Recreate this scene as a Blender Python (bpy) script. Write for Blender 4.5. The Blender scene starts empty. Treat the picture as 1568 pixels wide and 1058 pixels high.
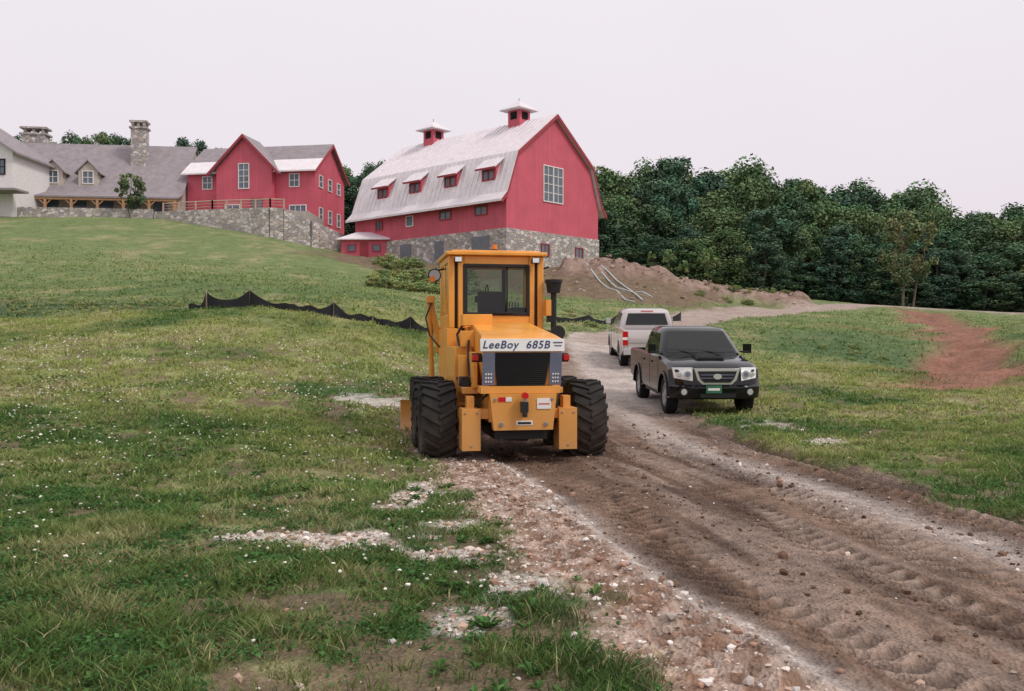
import bpy, bmesh, math, random
import numpy as np
from mathutils import Vector, Matrix
random.seed(7); rng=np.random.default_rng(7)
R=math.radians
scene=bpy.context.scene
COL=scene.collection

# ------------------------------------------------------------------ noise
def _h(ix,iy,s):
    v=np.sin(ix*127.1+iy*311.7+s*74.7)*43758.5453
    return v-np.floor(v)
def vn(x,y,s=0):
    ix=np.floor(x);iy=np.floor(y);fx=x-ix;fy=y-iy
    fx=fx*fx*(3-2*fx);fy=fy*fy*(3-2*fy)
    a=_h(ix,iy,s);b=_h(ix+1,iy,s);c=_h(ix,iy+1,s);d=_h(ix+1,iy+1,s)
    return (a*(1-fx)+b*fx)*(1-fy)+(c*(1-fx)+d*fx)*fy
def fbm(x,y,s=0,o=3):
    x=np.asarray(x,float);y=np.asarray(y,float)
    t=0;a=.5;n=0
    for i in range(o):
        x,y=x*.8-y*.6+11.3,x*.6+y*.8-5.7
        t=t+a*vn(x,y,s+i);n+=a;a*=.5;x=x*2.03;y=y*2.03
    return t/n
def ss(a,b,x):
    t=np.clip((x-a)/(b-a),0,1);return t*t*(3-2*t)

# ------------------------------------------------------------------ terrain height
CP=np.array([(-50.6,90,13.9),(-35.2,91,13.7),(-29,89,12.6),(-22.7,87,11.2),(-19.3,87,10.5),(-16.7,88,9.9),
(-33.7,60,6.85),(-25.3,45,4.25),(-19.7,35,2.65),(-10.1,18,.6),(-5.6,10,-.03),(-11.5,33,2.7),(-9.2,32,2.6),(-3.2,31,1.9),
(-6.2,18,.55),(-4.1,20,.48),(-12,50,4.5),(-18,75,8.7),(-28.5,82,11.1),(-14.8,88,9.6),(-9.6,82,8.7),(-7.4,72,6.35),
(-5.3,55,4.05),(-.4,78,7.6),(8.1,88,8.0),(4.3,70,5.9),(3.7,60,4.0),(2.8,45,2.3),(9.2,77,7.3),(15.2,77,5.9),(20.2,75,4.5),
(27.2,75,4.6),(7.3,58,3.3),(30,68,3.7),(30.8,60,2.7),(37,66,3.2),(17.9,38,.25),(21,34,1.2),(11.8,32,.8),(13.4,45,1.9),
(26,38,2.4),(7.2,24,.26),(7,12.5,.05),(10.1,18,.2),(17,26,.5),(4.6,30,.7),(3.5,36,1.2),(5,42,1.6),(10.5,55,2.8),(17.5,65,3.7),
(1,0,0),(3,5,0),(-1,5,0),(-4,5,0),(0,10,0),(5,8,0),(0,14,0),(3,14,0),(-2,16,.05),(4.1,19,.03),(4.1,24,.25),(1,22,.2),(0,30,.9),
(-70,90,14.5),(-90,40,5),(-60,20,2),(-40,0,1),(-40,-30,0),(0,-30,-.3),(40,-30,-.5),(40,0,0),(60,30,2.5),(80,70,4),(70,110,4),
(30,110,5),(0,115,9),(-20,112,13),(-40,115,15.5),(-80,120,17),(0,160,11),(-60,170,18),(50,160,6),(100,160,5),(120,20,0),(-140,60,10)],float)
_S=50.
def _k(r2): return .5*r2*np.log(r2+1e-12)
def _fit():
    P=CP[:,:2]/_S;n=len(P)
    d=((P[:,None]-P[None])**2).sum(-1)
    K=_k(d)+np.eye(n)*2e-4
    Q=np.hstack([np.ones((n,1)),P])
    A=np.zeros((n+3,n+3));A[:n,:n]=K;A[:n,n:]=Q;A[n:,:n]=Q.T
    return np.linalg.solve(A,np.concatenate([CP[:,2],[0,0,0]]))
_W=_fit()
def tps(x,y):
    out=np.empty_like(x);P=CP[:,:2]/_S;n=len(P)
    for i in range(0,len(x),40000):
        X=x[i:i+40000]/_S;Y=y[i:i+40000]/_S
        d=(X[:,None]-P[None,:,0])**2+(Y[:,None]-P[None,:,1])**2
        out[i:i+40000]=_k(d)@_W[:n]+_W[n]+_W[n+1]*X+_W[n+2]*Y
    r=np.hypot(x,y-60);t=ss(110,220,r)
    return out*(1-t)+7*t
_gx=np.arange(-430,431,1.);_gy=np.arange(-210,531,1.)
_TX,_TY=np.meshgrid(_gx,_gy);_T=tps(_TX.ravel(),_TY.ravel()).reshape(_TX.shape)
def base_z(x,y):
    u=np.clip(x+430,0,858.999);v=np.clip(y+210,0,738.999)
    i=u.astype(int);j=v.astype(int);a=u-i;b=v-j
    return (_T[j,i]*(1-a)+_T[j,i+1]*a)*(1-b)+(_T[j+1,i]*(1-a)+_T[j+1,i+1]*a)*b

YL=[-60,0,4.3,5.9,8,12.5,16,18.9,25,32,42,46];XLv=[4,1.25,.42,.18,-.25,-1.3,-1.9,-2.3,-1.6,.6,2.6,3.6]
YR=[-60,0,5,8.3,10,13.3,18,22,30,36,42,46];XRv=[13,6.3,5.2,4.75,4.45,4.0,3.9,4.3,5.6,6.6,8.4,9.5]
YW=[-60,0,4.16,6.2,9.4,11.9,16];XWv=[7,2.7,1.54,.96,.44,-.12,-1.6]
YP=[0,6.8,9.4,13.3,22.7,30,40];XPv=[5.2,3.85,3.5,2.8,2.35,2.6,4.2]
RPL=[(5,40),(8,50),(13,60),(20,68),(28,75),(42,82),(70,90)]
def pdist(x,y,pl):
    d=np.full(x.shape,1e9)
    for (ax,ay),(bx,by) in zip(pl[:-1],pl[1:]):
        vx,vy=bx-ax,by-ay
        t=np.clip(((x-ax)*vx+(y-ay)*vy)/(vx*vx+vy*vy),0,1)
        d=np.minimum(d,np.hypot(x-ax-t*vx,y-ay-t*vy))
    return d
def masks(x,y):
    m={}
    xl=np.interp(y,YL,XLv);xr=np.interp(y,YR,XRv);xw=np.interp(y,YW,XWv);xp=np.interp(y,YP,XPv)
    n=fbm(x*1.1,y*1.1,3)-.5; n2=fbm(x*4,y*4,5)-.5
    j=n*1.1+n2*.6
    m['n']=n;m['n2']=n2;m['xp']=xp;m['xw']=xw;m['xl']=xl
    ins=np.minimum(x-xl,xr-x)+j*.75
    near=ss(-.15,.22,ins)*(1-ss(43,46,y))
    d=pdist(x,y,RPL)
    far=(1-ss(1.9,2.6,d+(fbm(x*.4,y*.4,8)-.5)*1.5))*ss(38,41,y)
    m['soil']=np.maximum(near,far)
    g=ss(-.15,.1,x-xl+j*.75)*(1-ss(-.12,.1,x-xw+n2*.25))*(1-ss(11,14.5,y))
    m['gravel']=g
    p1=np.exp(-((x-xp+n*.25)/(.16+.012*y))**2)*ss(3,6,y)
    p2=np.exp(-((x-xw-.02+n2*.12)/.11)**2)*(1-ss(12,15,y))
    p3=ss(17,24,y)*ss(2.0,2.5,x+n*.8)*m['soil']
    m['pale']=np.clip(np.maximum(np.maximum(p1*.8,p2*1.1),p3),0,1)*m['soil']
    m['farroad']=far
    bank=(1-ss(6,9.5,pdist(x,y,[(-12,83),(-3,75),(4,72),(10,72)])+(fbm(x*.25,y*.25,21)-.5)*9))*(1-ss(0,4,-(x+16)))
    m['bank']=bank
    mound=1-ss(2.4,4.0,pdist(x,y,[(7,77),(14,77),(21,76)])+(fbm(x*.4,y*.4,31)-.5)*2.5)
    m['mound']=mound
    red=1-ss(.9,2.4,pdist(x,y,[(31.5,70),(28,60),(23.2,47),(18.6,37),(14.6,29),(13.2,26)])*.9+(fbm(x*.4,y*.4,41)-.5)*3.2)
    r2=1-ss(.15,.6,pdist(x,y,[(18.5,57),(20,52),(21.5,48)])+(fbm(x*.7,y*.7,43)-.5)*1.2)
    m['red']=np.maximum(red,r2*.6)
    sp=np.zeros_like(x)
    for cx,cy,rx,ry,st in [(-1.30,7.3,.60,.42,1),(-.42,6.75,.36,.24,.9),(-2.0,7.5,.45,.14,.8),(-2.9,19.5,.7,.8,.8),(-1.0,9.3,.26,.8,.85),(.12,5.9,.3,.35,.8),(-.55,7.9,.3,.22,.7),(-.3,5.2,.25,.3,.6),(4.95,14.3,.4,.5,.7),(4.7,16.8,.5,.8,.6)]:
        rr=np.hypot((x-cx)/rx,(y-cy)/ry)+(fbm(x*3.5,y*3.5,51)-.5)*1.6
        sp=np.maximum(sp,st*(1-ss(.75,1.1,rr)))
    m['splash']=sp*(1-m['soil'])
    wn=fbm(x*2.6+40,y*2.6,55)
    m['bare']=ss(.57,.68,wn+.10*(1-ss(.2,1.8,xl-x))*(x<xl+.5))*(1-ss(22,32,y))*(1-m['soil'])
    m['grass']=np.clip(1-np.maximum.reduce([m['soil'],bank*.85,mound,m['red']*.95,np.clip(sp*1.4,0,1),m['bare']*.7]),0,1)
    return m
TR=[(lambda y:np.interp(y,YW,XWv)-.30,1),(lambda y:np.interp(y,YP,XPv)-1.25,1),(lambda y:np.interp(y,YP,XPv)+.55,1),(lambda y:np.interp(y,YW,XWv)+.55,1),(lambda y:np.interp(y,YP,XPv)-.55,.8)]
def tracks(x,y):
    tot=np.zeros_like(x);pt=np.zeros_like(x)
    for f,st in TR:
        u=(x-f(y)-.08*np.sin(y*.7))/.23
        ins=(1-ss(.8,1.05,np.abs(u)))*st*ss(.33,.55,fbm(x*.8+3,y*.5,77)+.12)
        pat=ss(-.3,.5,np.sin(2*np.pi*(y-.15*np.abs(u))/.19))
        tot=np.maximum(tot,ins);pt=np.where(ins>.01,pat,pt)
    return tot,pt
def height(x,y,m=None):
    x=np.asarray(x,float).ravel();y=np.asarray(y,float).ravel()
    if m is None: m=masks(x,y)
    z=base_z(x,y)
    g=m['grass']
    z+=g*((fbm(x*1.2,y*1.2,61)-.5)*.16+(fbm(x*6,y*6,62)-.5)*.05*(1-ss(18,30,y)))
    z+=g*(fbm(x*.12,y*.12,63)-.5)*.7*ss(15,40,np.hypot(x,y))
    s=m['soil']*(1-m['farroad'])
    near=1-ss(14,22,y)
    u=x-m['xp']
    z+=s*((fbm(u*3.0,y*.5,71)-.5)*.08+(fbm(x*14,y*14,72)-.5)*.03*near-.04)
    z+=m['gravel']*(.06+(fbm(x*16,y*16,73)-.5)*.06*near)
    ins,pat=tracks(x,y)
    z+=ins*s*near*(-.04+.04*pat)
    z+=(-.08*np.exp(-((u-.95)/.13)**2)+.05*np.exp(-((u-.72)/.10)**2)+.05*np.exp(-((u-1.2)/.12)**2))*s*near
    z+=m['mound']*(.8+(fbm(x*.7,y*.7,81)-.5)*1.4)
    z+=m['bank']*(fbm(x*.5,y*.5,82)-.5)*.9
    z+=m['red']*((fbm(x*.8,y*.8,83)-.5)*.6-.25)
    return z
def gz(x,y): return float(height([x],[y])[0])
def gcol(x,y,m):
    def c(r,g,b): return np.array([r,g,b])[None,:]
    def mix(a,b,t): return a*(1-t[:,None])+b*t[:,None]
    n1=fbm(x*.35,y*.35,101);n2=fbm(x*1.6,y*1.6,102);n3=fbm(x*7,y*7,103)
    G=mix(c(.068,.130,.038)+0*x[:,None],c(.185,.225,.075),ss(.35,.65,n1*.45+n2*.55))
    yel=ss(9,16,y)*(1-ss(30,48,y))
    G=mix(G,c(.28,.30,.10),yel*ss(.25,.6,n1)*.85)
    G=mix(G,c(.20,.255,.10),ss(35,60,y)*.75)
    G=mix(G,c(.36,.32,.18),ss(.54,.68,n2*.5+n1*.5)*.65)
    G=mix(G,c(.20,.14,.095),np.maximum(m['bare']*.85,ss(.60,.76,n3*.55+n2*.45)*.5*(1-ss(20,35,y))))
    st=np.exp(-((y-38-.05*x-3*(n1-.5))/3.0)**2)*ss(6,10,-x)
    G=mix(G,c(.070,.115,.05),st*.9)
    val_shade=np.exp(-(pdist(x,y,[(15.5,44),(17,38),(19,35)])/3.5)**2)
    G=mix(G,c(.08,.145,.06),val_shade*.75)  # valley shade painted into the ground colour as a darker weedy green
    u=x-m['xp']
    S=mix(c(.150,.093,.065)+0*x[:,None],c(.25,.165,.12),ss(.35,.68,fbm(u*2.6,y*.35,104)*.6+n3*.4))
    S=mix(S,c(.080,.050,.038),ss(.48,.66,fbm(u*1.8+7,y*.3,106)*.8+n2*.2)*.7)
    S=mix(S,c(.34,.255,.21),ss(.52,.70,fbm(u*4+3,y*.4,107))*.65)
    ins,pat=tracks(x,y);S=mix(S,S*(.62+.55*pat)[:,None],ins*(1-ss(14,20,y)))
    S=mix(S,c(.31,.225,.18),ss(14,22,y)*.7)
    S=mix(S,c(.09,.06,.045),np.exp(-((u-.95)/.16)**2)*(1-ss(14,20,y))*.8)
    S=mix(S,mix(c(.30,.18,.125)+0*x[:,None],c(.56,.43,.36),ss(.38,.62,fbm(x*9,y*9,105))),m['gravel']*.85)
    S=mix(S,c(.58,.51,.47),m['pale']*(.6+.4*n3))
    S=mix(S,c(.42,.33,.285),m['farroad']*.9)
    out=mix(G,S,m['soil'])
    right=ss(1,4,x)
    out=mix(out,mix(c(.205,.13,.095)+0*x[:,None],c(.14,.17,.07),ss(.45,.6,n2)*.6*(1-right*.7)),m['bank']*.9)
    out=mix(out,mix(c(.38,.27,.225)+0*x[:,None],c(.25,.165,.13),ss(.35,.65,n2)),m['mound'])
    out=mix(out,c(.30,.14,.10)*(.7+.6*n2)[:,None],m['red']*.95)
    out=mix(out,c(.66,.60,.56)*(.72+.45*n3)[:,None],m['splash']*.95)
    return np.clip(out,0,1)

# ------------------------------------------------------------------ mesh helpers
def np_mesh(name,V,faces,mats,col=None,mi=None,smooth=False):
    me=bpy.data.meshes.new(name)
    V=np.asarray(V,np.float32)
    me.vertices.add(len(V));me.vertices.foreach_set('co',V.ravel())
    fl=np.concatenate([f.ravel() for f in faces]).astype(np.int32)
    tot=np.concatenate([np.full(len(f),f.shape[1]) for f in faces])
    st=np.concatenate([[0],np.cumsum(tot)[:-1]]).astype(np.int32)
    me.loops.add(len(fl));me.loops.foreach_set('vertex_index',fl)
    me.polygons.add(len(st));me.polygons.foreach_set('loop_start',st)
    for m in mats: me.materials.append(m)
    if mi is not None: me.polygons.foreach_set('material_index',np.asarray(mi,np.int32))
    me.polygons.foreach_set('use_smooth',np.full(len(st),smooth))
    if col is not None:
        a=me.color_attributes.new('Col','FLOAT_COLOR','POINT')
        c=np.ones((len(V),4),np.float32);c[:,:col.shape[1]]=col
        a.data.foreach_set('color',c.ravel())
    me.update(calc_edges=True)
    return me
def add_obj(name,me,parent=None,loc=(0,0,0),rot=(0,0,0),sc=(1,1,1)):
    o=bpy.data.objects.new(name,me);COL.objects.link(o)
    o.location=loc;o.rotation_euler=rot;o.scale=sc
    if parent: o.parent=parent
    return o
def empty(name,loc=(0,0,0),rot=(0,0,0),sc=(1,1,1)):
    o=bpy.data.objects.new(name,None);COL.objects.link(o);o.empty_display_size=.5
    o.location=loc;o.rotation_euler=rot;o.scale=sc;return o
class MB:
    def __init__(s): s.v=[];s.f=[];s.m=[];s.mats=[]
    def mi(s,m):
        if m not in s.mats: s.mats.append(m)
        return s.mats.index(m)
    def add(s,vs,fs,m):
        b=len(s.v);s.v+= [tuple(v) for v in vs];k=s.mi(m)
        for f in fs: s.f.append([b+i for i in f]);s.m.append(k)
    def box(s,c,d,m,rot=None,taper=1):
        hx,hy,hz=d[0]/2,d[1]/2,d[2]/2
        vs=[Vector((x*hx*(taper if z>0 else 1),y*hy*(taper if z>0 else 1),z*hz)) for z in(-1,1) for y in(-1,1) for x in(-1,1)]
        if rot: 
            M_=Matrix.Rotation(rot[2],3,'Z')@Matrix.Rotation(rot[1],3,'Y')@Matrix.Rotation(rot[0],3,'X')
            vs=[M_@v for v in vs]
        vs=[v+Vector(c) for v in vs]
        s.add(vs,[(0,2,3,1),(4,5,7,6),(0,1,5,4),(2,6,7,3),(0,4,6,2),(1,3,7,5)],m)
    def bb(s,x0,x1,y0,y1,z0,z1,m): s.box(((x0+x1)/2,(y0+y1)/2,(z0+z1)/2),(x1-x0,y1-y0,z1-z0),m)
    def prism(s,prof,axis,a,b,m):
        def mk(p,t):
            return (t,p[0],p[1]) if axis==0 else ((p[0],t,p[1]) if axis==1 else (p[0],p[1],t))
        n=len(prof);vs=[mk(p,a) for p in prof]+[mk(p,b) for p in prof]
        fs=[tuple(range(n)),tuple(range(2*n-1,n-1,-1))]+[(i,(i+1)%n,n+(i+1)%n,n+i) for i in range(n)]
        s.add(vs,fs,m)
    def poly(s,pts,m): s.add(pts,[tuple(range(len(pts)))],m)
    def cyl(s,p0,p1,r0,m,r1=None,n=12,cap=True):
        r1=r0 if r1 is None else r1
        p0=Vector(p0);p1=Vector(p1);d=(p1-p0).normalized()
        u=d.orthogonal().normalized();w=d.cross(u)
        vs=[p0+(u*math.cos(2*math.pi*i/n)+w*math.sin(2*math.pi*i/n))*r0 for i in range(n)]+[p1+(u*math.cos(2*math.pi*i/n)+w*math.sin(2*math.pi*i/n))*r1 for i in range(n)]
        fs=[(i,(i+1)%n,n+(i+1)%n,n+i) for i in range(n)]
        if cap: fs+=[tuple(range(n-1,-1,-1)),tuple(range(n,2*n))]
        s.add(vs,fs,m)
    def hose(s,pts,r,m,n=8):
        for a,b in zip(pts[:-1],pts[1:]): s.cyl(a,b,r,m,n=n)
    def lathex(s,prof,c,m,n=36):
        vs=[];k=len(prof)
        for i in range(n):
            a=2*math.pi*i/n
            for r,x in prof: vs.append((c[0]+x,c[1]+r*math.cos(a),c[2]+r*math.sin(a)))
        fs=[(i*k+j,i*k+j+1,((i+1)%n)*k+j+1,((i+1)%n)*k+j) for i in range(n) for j in range(k-1)]
        s.add(vs,fs,m)
    def obj(s,name,parent=None,bevel=0,smooth=None,seg=2,loc=(0,0,0),rot=(0,0,0)):
        me=bpy.data.meshes.new(name);me.from_pydata(s.v,[],s.f)
        for m in s.mats: me.materials.append(m)
        for p,k in zip(me.polygons,s.m): p.material_index=k
        bm=bmesh.new();bm.from_mesh(me);bmesh.ops.recalc_face_normals(bm,faces=bm.faces);bm.to_mesh(me);bm.free()
        if smooth or bevel:
            me.shade_smooth();me.set_sharp_from_angle(angle=R(smooth or 35))
        o=add_obj(name,me,parent,loc,rot)
        if bevel:
            b=o.modifiers.new('b','BEVEL');b.width=bevel;b.segments=seg;b.limit_method='ANGLE';b.angle_limit=R(35);b.harden_normals=False
        return o

# ------------------------------------------------------------------ materials
def newmat(name):
    m=bpy.data.materials.new(name);m.use_nodes=True;nt=m.node_tree
    return m,nt,nt.nodes['Principled BSDF'],nt.nodes,nt.links
def M(name,col,rough=.5,metal=0,var=.12,vs=3.,bump=0,bs=40,coat=0,dirt=None,dz=(0,1),ds=1.,spec=.5):
    m,nt,b,N,L=newmat(name)
    b.inputs['Roughness'].default_value=rough;b.inputs['Metallic'].default_value=metal;b.inputs['Specular IOR Level'].default_value=spec
    b.inputs['Coat Weight'].default_value=coat;b.inputs['Coat Roughness'].default_value=.05
    tc=N.new('ShaderNodeTexCoord');no=N.new('ShaderNodeTexNoise');no.inputs['Scale'].default_value=vs;no.inputs['Detail'].default_value=6
    L.new(tc.outputs['Object'],no.inputs['Vector'])
    mr=N.new('ShaderNodeMapRange');mr.inputs[1].default_value=.3;mr.inputs[2].default_value=.7;mr.inputs[3].default_value=1-var;mr.inputs[4].default_value=1+var
    L.new(no.outputs['Fac'],mr.inputs[0])
    mx=N.new('ShaderNodeMixRGB');mx.blend_type='MULTIPLY';mx.inputs[0].default_value=1;mx.inputs[1].default_value=(*col,1)
    L.new(mr.outputs[0],mx.inputs[2]);out=mx.outputs[0]
    if dirt:
        sp=N.new('ShaderNodeSeparateXYZ');L.new(tc.outputs['Object'],sp.inputs[0])
        r2=N.new('ShaderNodeMapRange');r2.inputs[1].default_value=dz[0];r2.inputs[2].default_value=dz[1];r2.inputs[3].default_value=ds;r2.inputs[4].default_value=0
        L.new(sp.outputs[2],r2.inputs[0])
        mm=N.new('ShaderNodeMath');mm.operation='MULTIPLY';L.new(r2.outputs[0],mm.inputs[0]);L.new(no.outputs['Fac'],mm.inputs[1])
        m2=N.new('ShaderNodeMixRGB');L.new(mm.outputs[0],m2.inputs[0]);L.new(out,m2.inputs[1]);m2.inputs[2].default_value=(*dirt,1);out=m2.outputs[0]
    L.new(out,b.inputs['Base Color'])
    if bump:
        n2=N.new('ShaderNodeTexNoise');n2.inputs['Scale'].default_value=bs;n2.inputs['Detail'].default_value=5;L.new(tc.outputs['Object'],n2.inputs['Vector'])
        bp=N.new('ShaderNodeBump');bp.inputs['Strength'].default_value=bump;bp.inputs['Distance'].default_value=.02
        L.new(n2.outputs['Fac'],bp.inputs['Height']);L.new(bp.outputs[0],b.inputs['Normal'])
    return m
def colattr_mat(name,rough=.7,trans=0,rv=.25,spec=.3):
    m,nt,b,N,L=newmat(name)
    if spec==0:
        N.remove(b);b=N.new('ShaderNodeBsdfDiffuse');L.new(b.outputs[0],N['Material Output'].inputs[0]);ci='Color'
    else:
        b.inputs['Roughness'].default_value=rough;b.inputs['Specular IOR Level'].default_value=spec;ci='Base Color'
    a=N.new('ShaderNodeVertexColor');a.layer_name='Col'
    g=N.new('ShaderNodeNewGeometry')
    mr=N.new('ShaderNodeMapRange');mr.inputs[3].default_value=1-rv;mr.inputs[4].default_value=1+rv;L.new(g.outputs['Random Per Island'],mr.inputs[0])
    mx=N.new('ShaderNodeMixRGB');mx.blend_type='MULTIPLY';mx.inputs[0].default_value=1
    L.new(a.outputs[0],mx.inputs[1]);L.new(mr.outputs[0],mx.inputs[2]);L.new(mx.outputs[0],b.inputs[ci])
    if trans:
        t=N.new('ShaderNodeBsdfTranslucent');L.new(mx.outputs[0],t.inputs[0]);ms=N.new('ShaderNodeMixShader');ms.inputs[0].default_value=trans
        L.new(b.outputs[0],ms.inputs[1]);L.new(t.outputs[0],ms.inputs[2]);L.new(ms.outputs[0],N['Material Output'].inputs[0])
    return m
def ground_mat():
    m,nt,b,N,L=newmat('ground');b.inputs['Roughness'].default_value=.85;b.inputs['Specular IOR Level'].default_value=.25
    a=N.new('ShaderNodeVertexColor');a.layer_name='Col';tc=N.new('ShaderNodeTexCoord')
    n1=N.new('ShaderNodeTexNoise');n1.inputs['Scale'].default_value=9;n1.inputs['Detail'].default_value=7;n1.inputs['Roughness'].default_value=.7
    n2=N.new('ShaderNodeTexNoise');n2.inputs['Scale'].default_value=1.3;n2.inputs['Detail'].default_value=8;n2.inputs['Roughness'].default_value=.75
    v=N.new('ShaderNodeTexVoronoi');v.inputs['Scale'].default_value=38
    for n in(n1,n2,v): L.new(tc.outputs['Object'],n.inputs['Vector'])
    r1=N.new('ShaderNodeMapRange');r1.inputs[1].default_value=.3;r1.inputs[2].default_value=.7;r1.inputs[3].default_value=.6;r1.inputs[4].default_value=1.4;L.new(n1.outputs[0],r1.inputs[0])
    r2=N.new('ShaderNodeMapRange');r2.inputs[1].default_value=.35;r2.inputs[2].default_value=.65;r2.inputs[3].default_value=.74;r2.inputs[4].default_value=1.26;L.new(n2.outputs[0],r2.inputs[0])
    mm=N.new('ShaderNodeMath');mm.operation='MULTIPLY';L.new(r1.outputs[0],mm.inputs[0]);L.new(r2.outputs[0],mm.inputs[1])
    mx=N.new('ShaderNodeMixRGB');mx.blend_type='MULTIPLY';mx.inputs[0].default_value=1;L.new(a.outputs[0],mx.inputs[1]);L.new(mm.outputs[0],mx.inputs[2])
    L.new(mx.outputs[0],b.inputs['Base Color'])
    ad=N.new('ShaderNodeMath');ad.operation='ADD';L.new(n1.outputs[0],ad.inputs[0]);L.new(v.outputs['Distance'],ad.inputs[1])
    bp=N.new('ShaderNodeBump');bp.inputs['Strength'].default_value=.8;bp.inputs['Distance'].default_value=.04;L.new(ad.outputs[0],bp.inputs['Height']);L.new(bp.outputs[0],b.inputs['Normal'])
    return m
def siding(name,col,period=.3):
    m,nt,b,N,L=newmat(name);b.inputs['Roughness'].default_value=.65
    tc=N.new('ShaderNodeTexCoord');sp=N.new('ShaderNodeSeparateXYZ');L.new(tc.outputs['Object'],sp.inputs[0])
    a=N.new('ShaderNodeMath');a.operation='ADD';L.new(sp.outputs[0],a.inputs[0]);L.new(sp.outputs[1],a.inputs[1])
    d=N.new('ShaderNodeMath');d.operation='DIVIDE';d.inputs[1].default_value=period;L.new(a.outputs[0],d.inputs[0])
    f=N.new('ShaderNodeMath');f.operation='FRACT';L.new(d.outputs[0],f.inputs[0])
    fl=N.new('ShaderNodeMath');fl.operation='FLOOR';L.new(d.outputs[0],fl.inputs[0])
    wn=N.new('ShaderNodeTexWhiteNoise');wn.noise_dimensions='1D';L.new(fl.outputs[0],wn.inputs['W'])
    g=N.new('ShaderNodeMapRange');g.inputs[1].default_value=0;g.inputs[2].default_value=.12;g.inputs[3].default_value=.78;g.inputs[4].default_value=1;L.new(f.outputs[0],g.inputs[0])
    h=N.new('ShaderNodeMapRange');h.inputs[3].default_value=.95;h.inputs[4].default_value=1.05;L.new(wn.outputs['Value'],h.inputs[0])
    no=N.new('ShaderNodeTexNoise');no.inputs['Scale'].default_value=.7;no.inputs['Detail'].default_value=7;L.new(tc.outputs['Object'],no.inputs['Vector'])
    k=N.new('ShaderNodeMapRange');k.inputs[1].default_value=.3;k.inputs[2].default_value=.7;k.inputs[3].default_value=.9;k.inputs[4].default_value=1.1;L.new(no.outputs[0],k.inputs[0])
    m1=N.new('ShaderNodeMath');m1.operation='MULTIPLY';L.new(g.outputs[0],m1.inputs[0]);L.new(h.outputs[0],m1.inputs[1])
    m2=N.new('ShaderNodeMath');m2.operation='MULTIPLY';L.new(m1.outputs[0],m2.inputs[0]);L.new(k.outputs[0],m2.inputs[1])
    mx=N.new('ShaderNodeMixRGB');mx.blend_type='MULTIPLY';mx.inputs[0].default_value=1;mx.inputs[1].default_value=(*col,1);L.new(m2.outputs[0],mx.inputs[2]);L.new(mx.outputs[0],b.inputs['Base Color'])
    return m
def bands(name,col,axis,period,dark=.75,rough=.5,metal=0,nv=.12):
    m,nt,b,N,L=newmat(name);b.inputs['Roughness'].default_value=rough;b.inputs['Metallic'].default_value=metal
    tc=N.new('ShaderNodeTexCoord');sp=N.new('ShaderNodeSeparateXYZ');L.new(tc.outputs['Object'],sp.inputs[0])
    d=N.new('ShaderNodeMath');d.operation='DIVIDE';d.inputs[1].default_value=period;L.new(sp.outputs[axis],d.inputs[0])
    f=N.new('ShaderNodeMath');f.operation='FRACT';L.new(d.outputs[0],f.inputs[0])
    g=N.new('ShaderNodeMapRange');g.inputs[1].default_value=0;g.inputs[2].default_value=.2;g.inputs[3].default_value=dark;g.inputs[4].default_value=1;L.new(f.outputs[0],g.inputs[0])
    no=N.new('ShaderNodeTexNoise');no.inputs['Scale'].default_value=1.5;no.inputs['Detail'].default_value=8;no.inputs['Roughness'].default_value=.7;L.new(tc.outputs['Object'],no.inputs['Vector'])
    k=N.new('ShaderNodeMapRange');k.inputs[1].default_value=.3;k.inputs[2].default_value=.7;k.inputs[3].default_value=1-nv;k.inputs[4].default_value=1+nv;L.new(no.outputs[0],k.inputs[0])
    m2=N.new('ShaderNodeMath');m2.operation='MULTIPLY';L.new(g.outputs[0],m2.inputs[0]);L.new(k.outputs[0],m2.inputs[1])
    mx=N.new('ShaderNodeMixRGB');mx.blend_type='MULTIPLY';mx.inputs[0].default_value=1;mx.inputs[1].default_value=(*col,1);L.new(m2.outputs[0],mx.inputs[2]);L.new(mx.outputs[0],b.inputs['Base Color'])
    return m
def stone_mat(name='stone',scale=2.3):
    m,nt,b,N,L=newmat(name);b.inputs['Roughness'].default_value=.9
    tc=N.new('ShaderNodeTexCoord');mp=N.new('ShaderNodeMapping');mp.inputs['Scale'].default_value=(1,1,1.6);L.new(tc.outputs['Object'],mp.inputs[0])
    v=N.new('ShaderNodeTexVoronoi');v.inputs['Scale'].default_value=scale;L.new(mp.outputs[0],v.inputs['Vector'])
    e=N.new('ShaderNodeTexVoronoi');e.feature='DISTANCE_TO_EDGE';e.inputs['Scale'].default_value=scale;L.new(mp.outputs[0],e.inputs['Vector'])
    cr=N.new('ShaderNodeValToRGB');cr.color_ramp.interpolation='CONSTANT'
    el=cr.color_ramp.elements;el[0].color=(.34,.31,.30,1);el[1].position=.2;el[1].color=(.56,.51,.50,1)
    for p,c in((.4,(.43,.39,.36,1)),(.58,(.66,.61,.59,1)),(.75,(.47,.40,.35,1)),(.88,(.36,.34,.36,1))):
        x=el.new(p);x.color=c
    sp=N.new('ShaderNodeSeparateColor');L.new(v.outputs['Color'],sp.inputs[0]);L.new(sp.outputs[0],cr.inputs[0])
    r=N.new('ShaderNodeMapRange');r.inputs[1].default_value=.005;r.inputs[2].default_value=.06;L.new(e.outputs['Distance'],r.inputs[0])
    mx=N.new('ShaderNodeMixRGB');mx.inputs[1].default_value=(.24,.21,.20,1);L.new(r.outputs[0],mx.inputs[0]);L.new(cr.outputs[0],mx.inputs[2]);L.new(mx.outputs[0],b.inputs['Base Color'])
    bp=N.new('ShaderNodeBump');bp.inputs['Strength'].default_value=.7;bp.inputs['Distance'].default_value=.06;L.new(r.outputs[0],bp.inputs['Height']);L.new(bp.outputs[0],b.inputs['Normal'])
    return m
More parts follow.
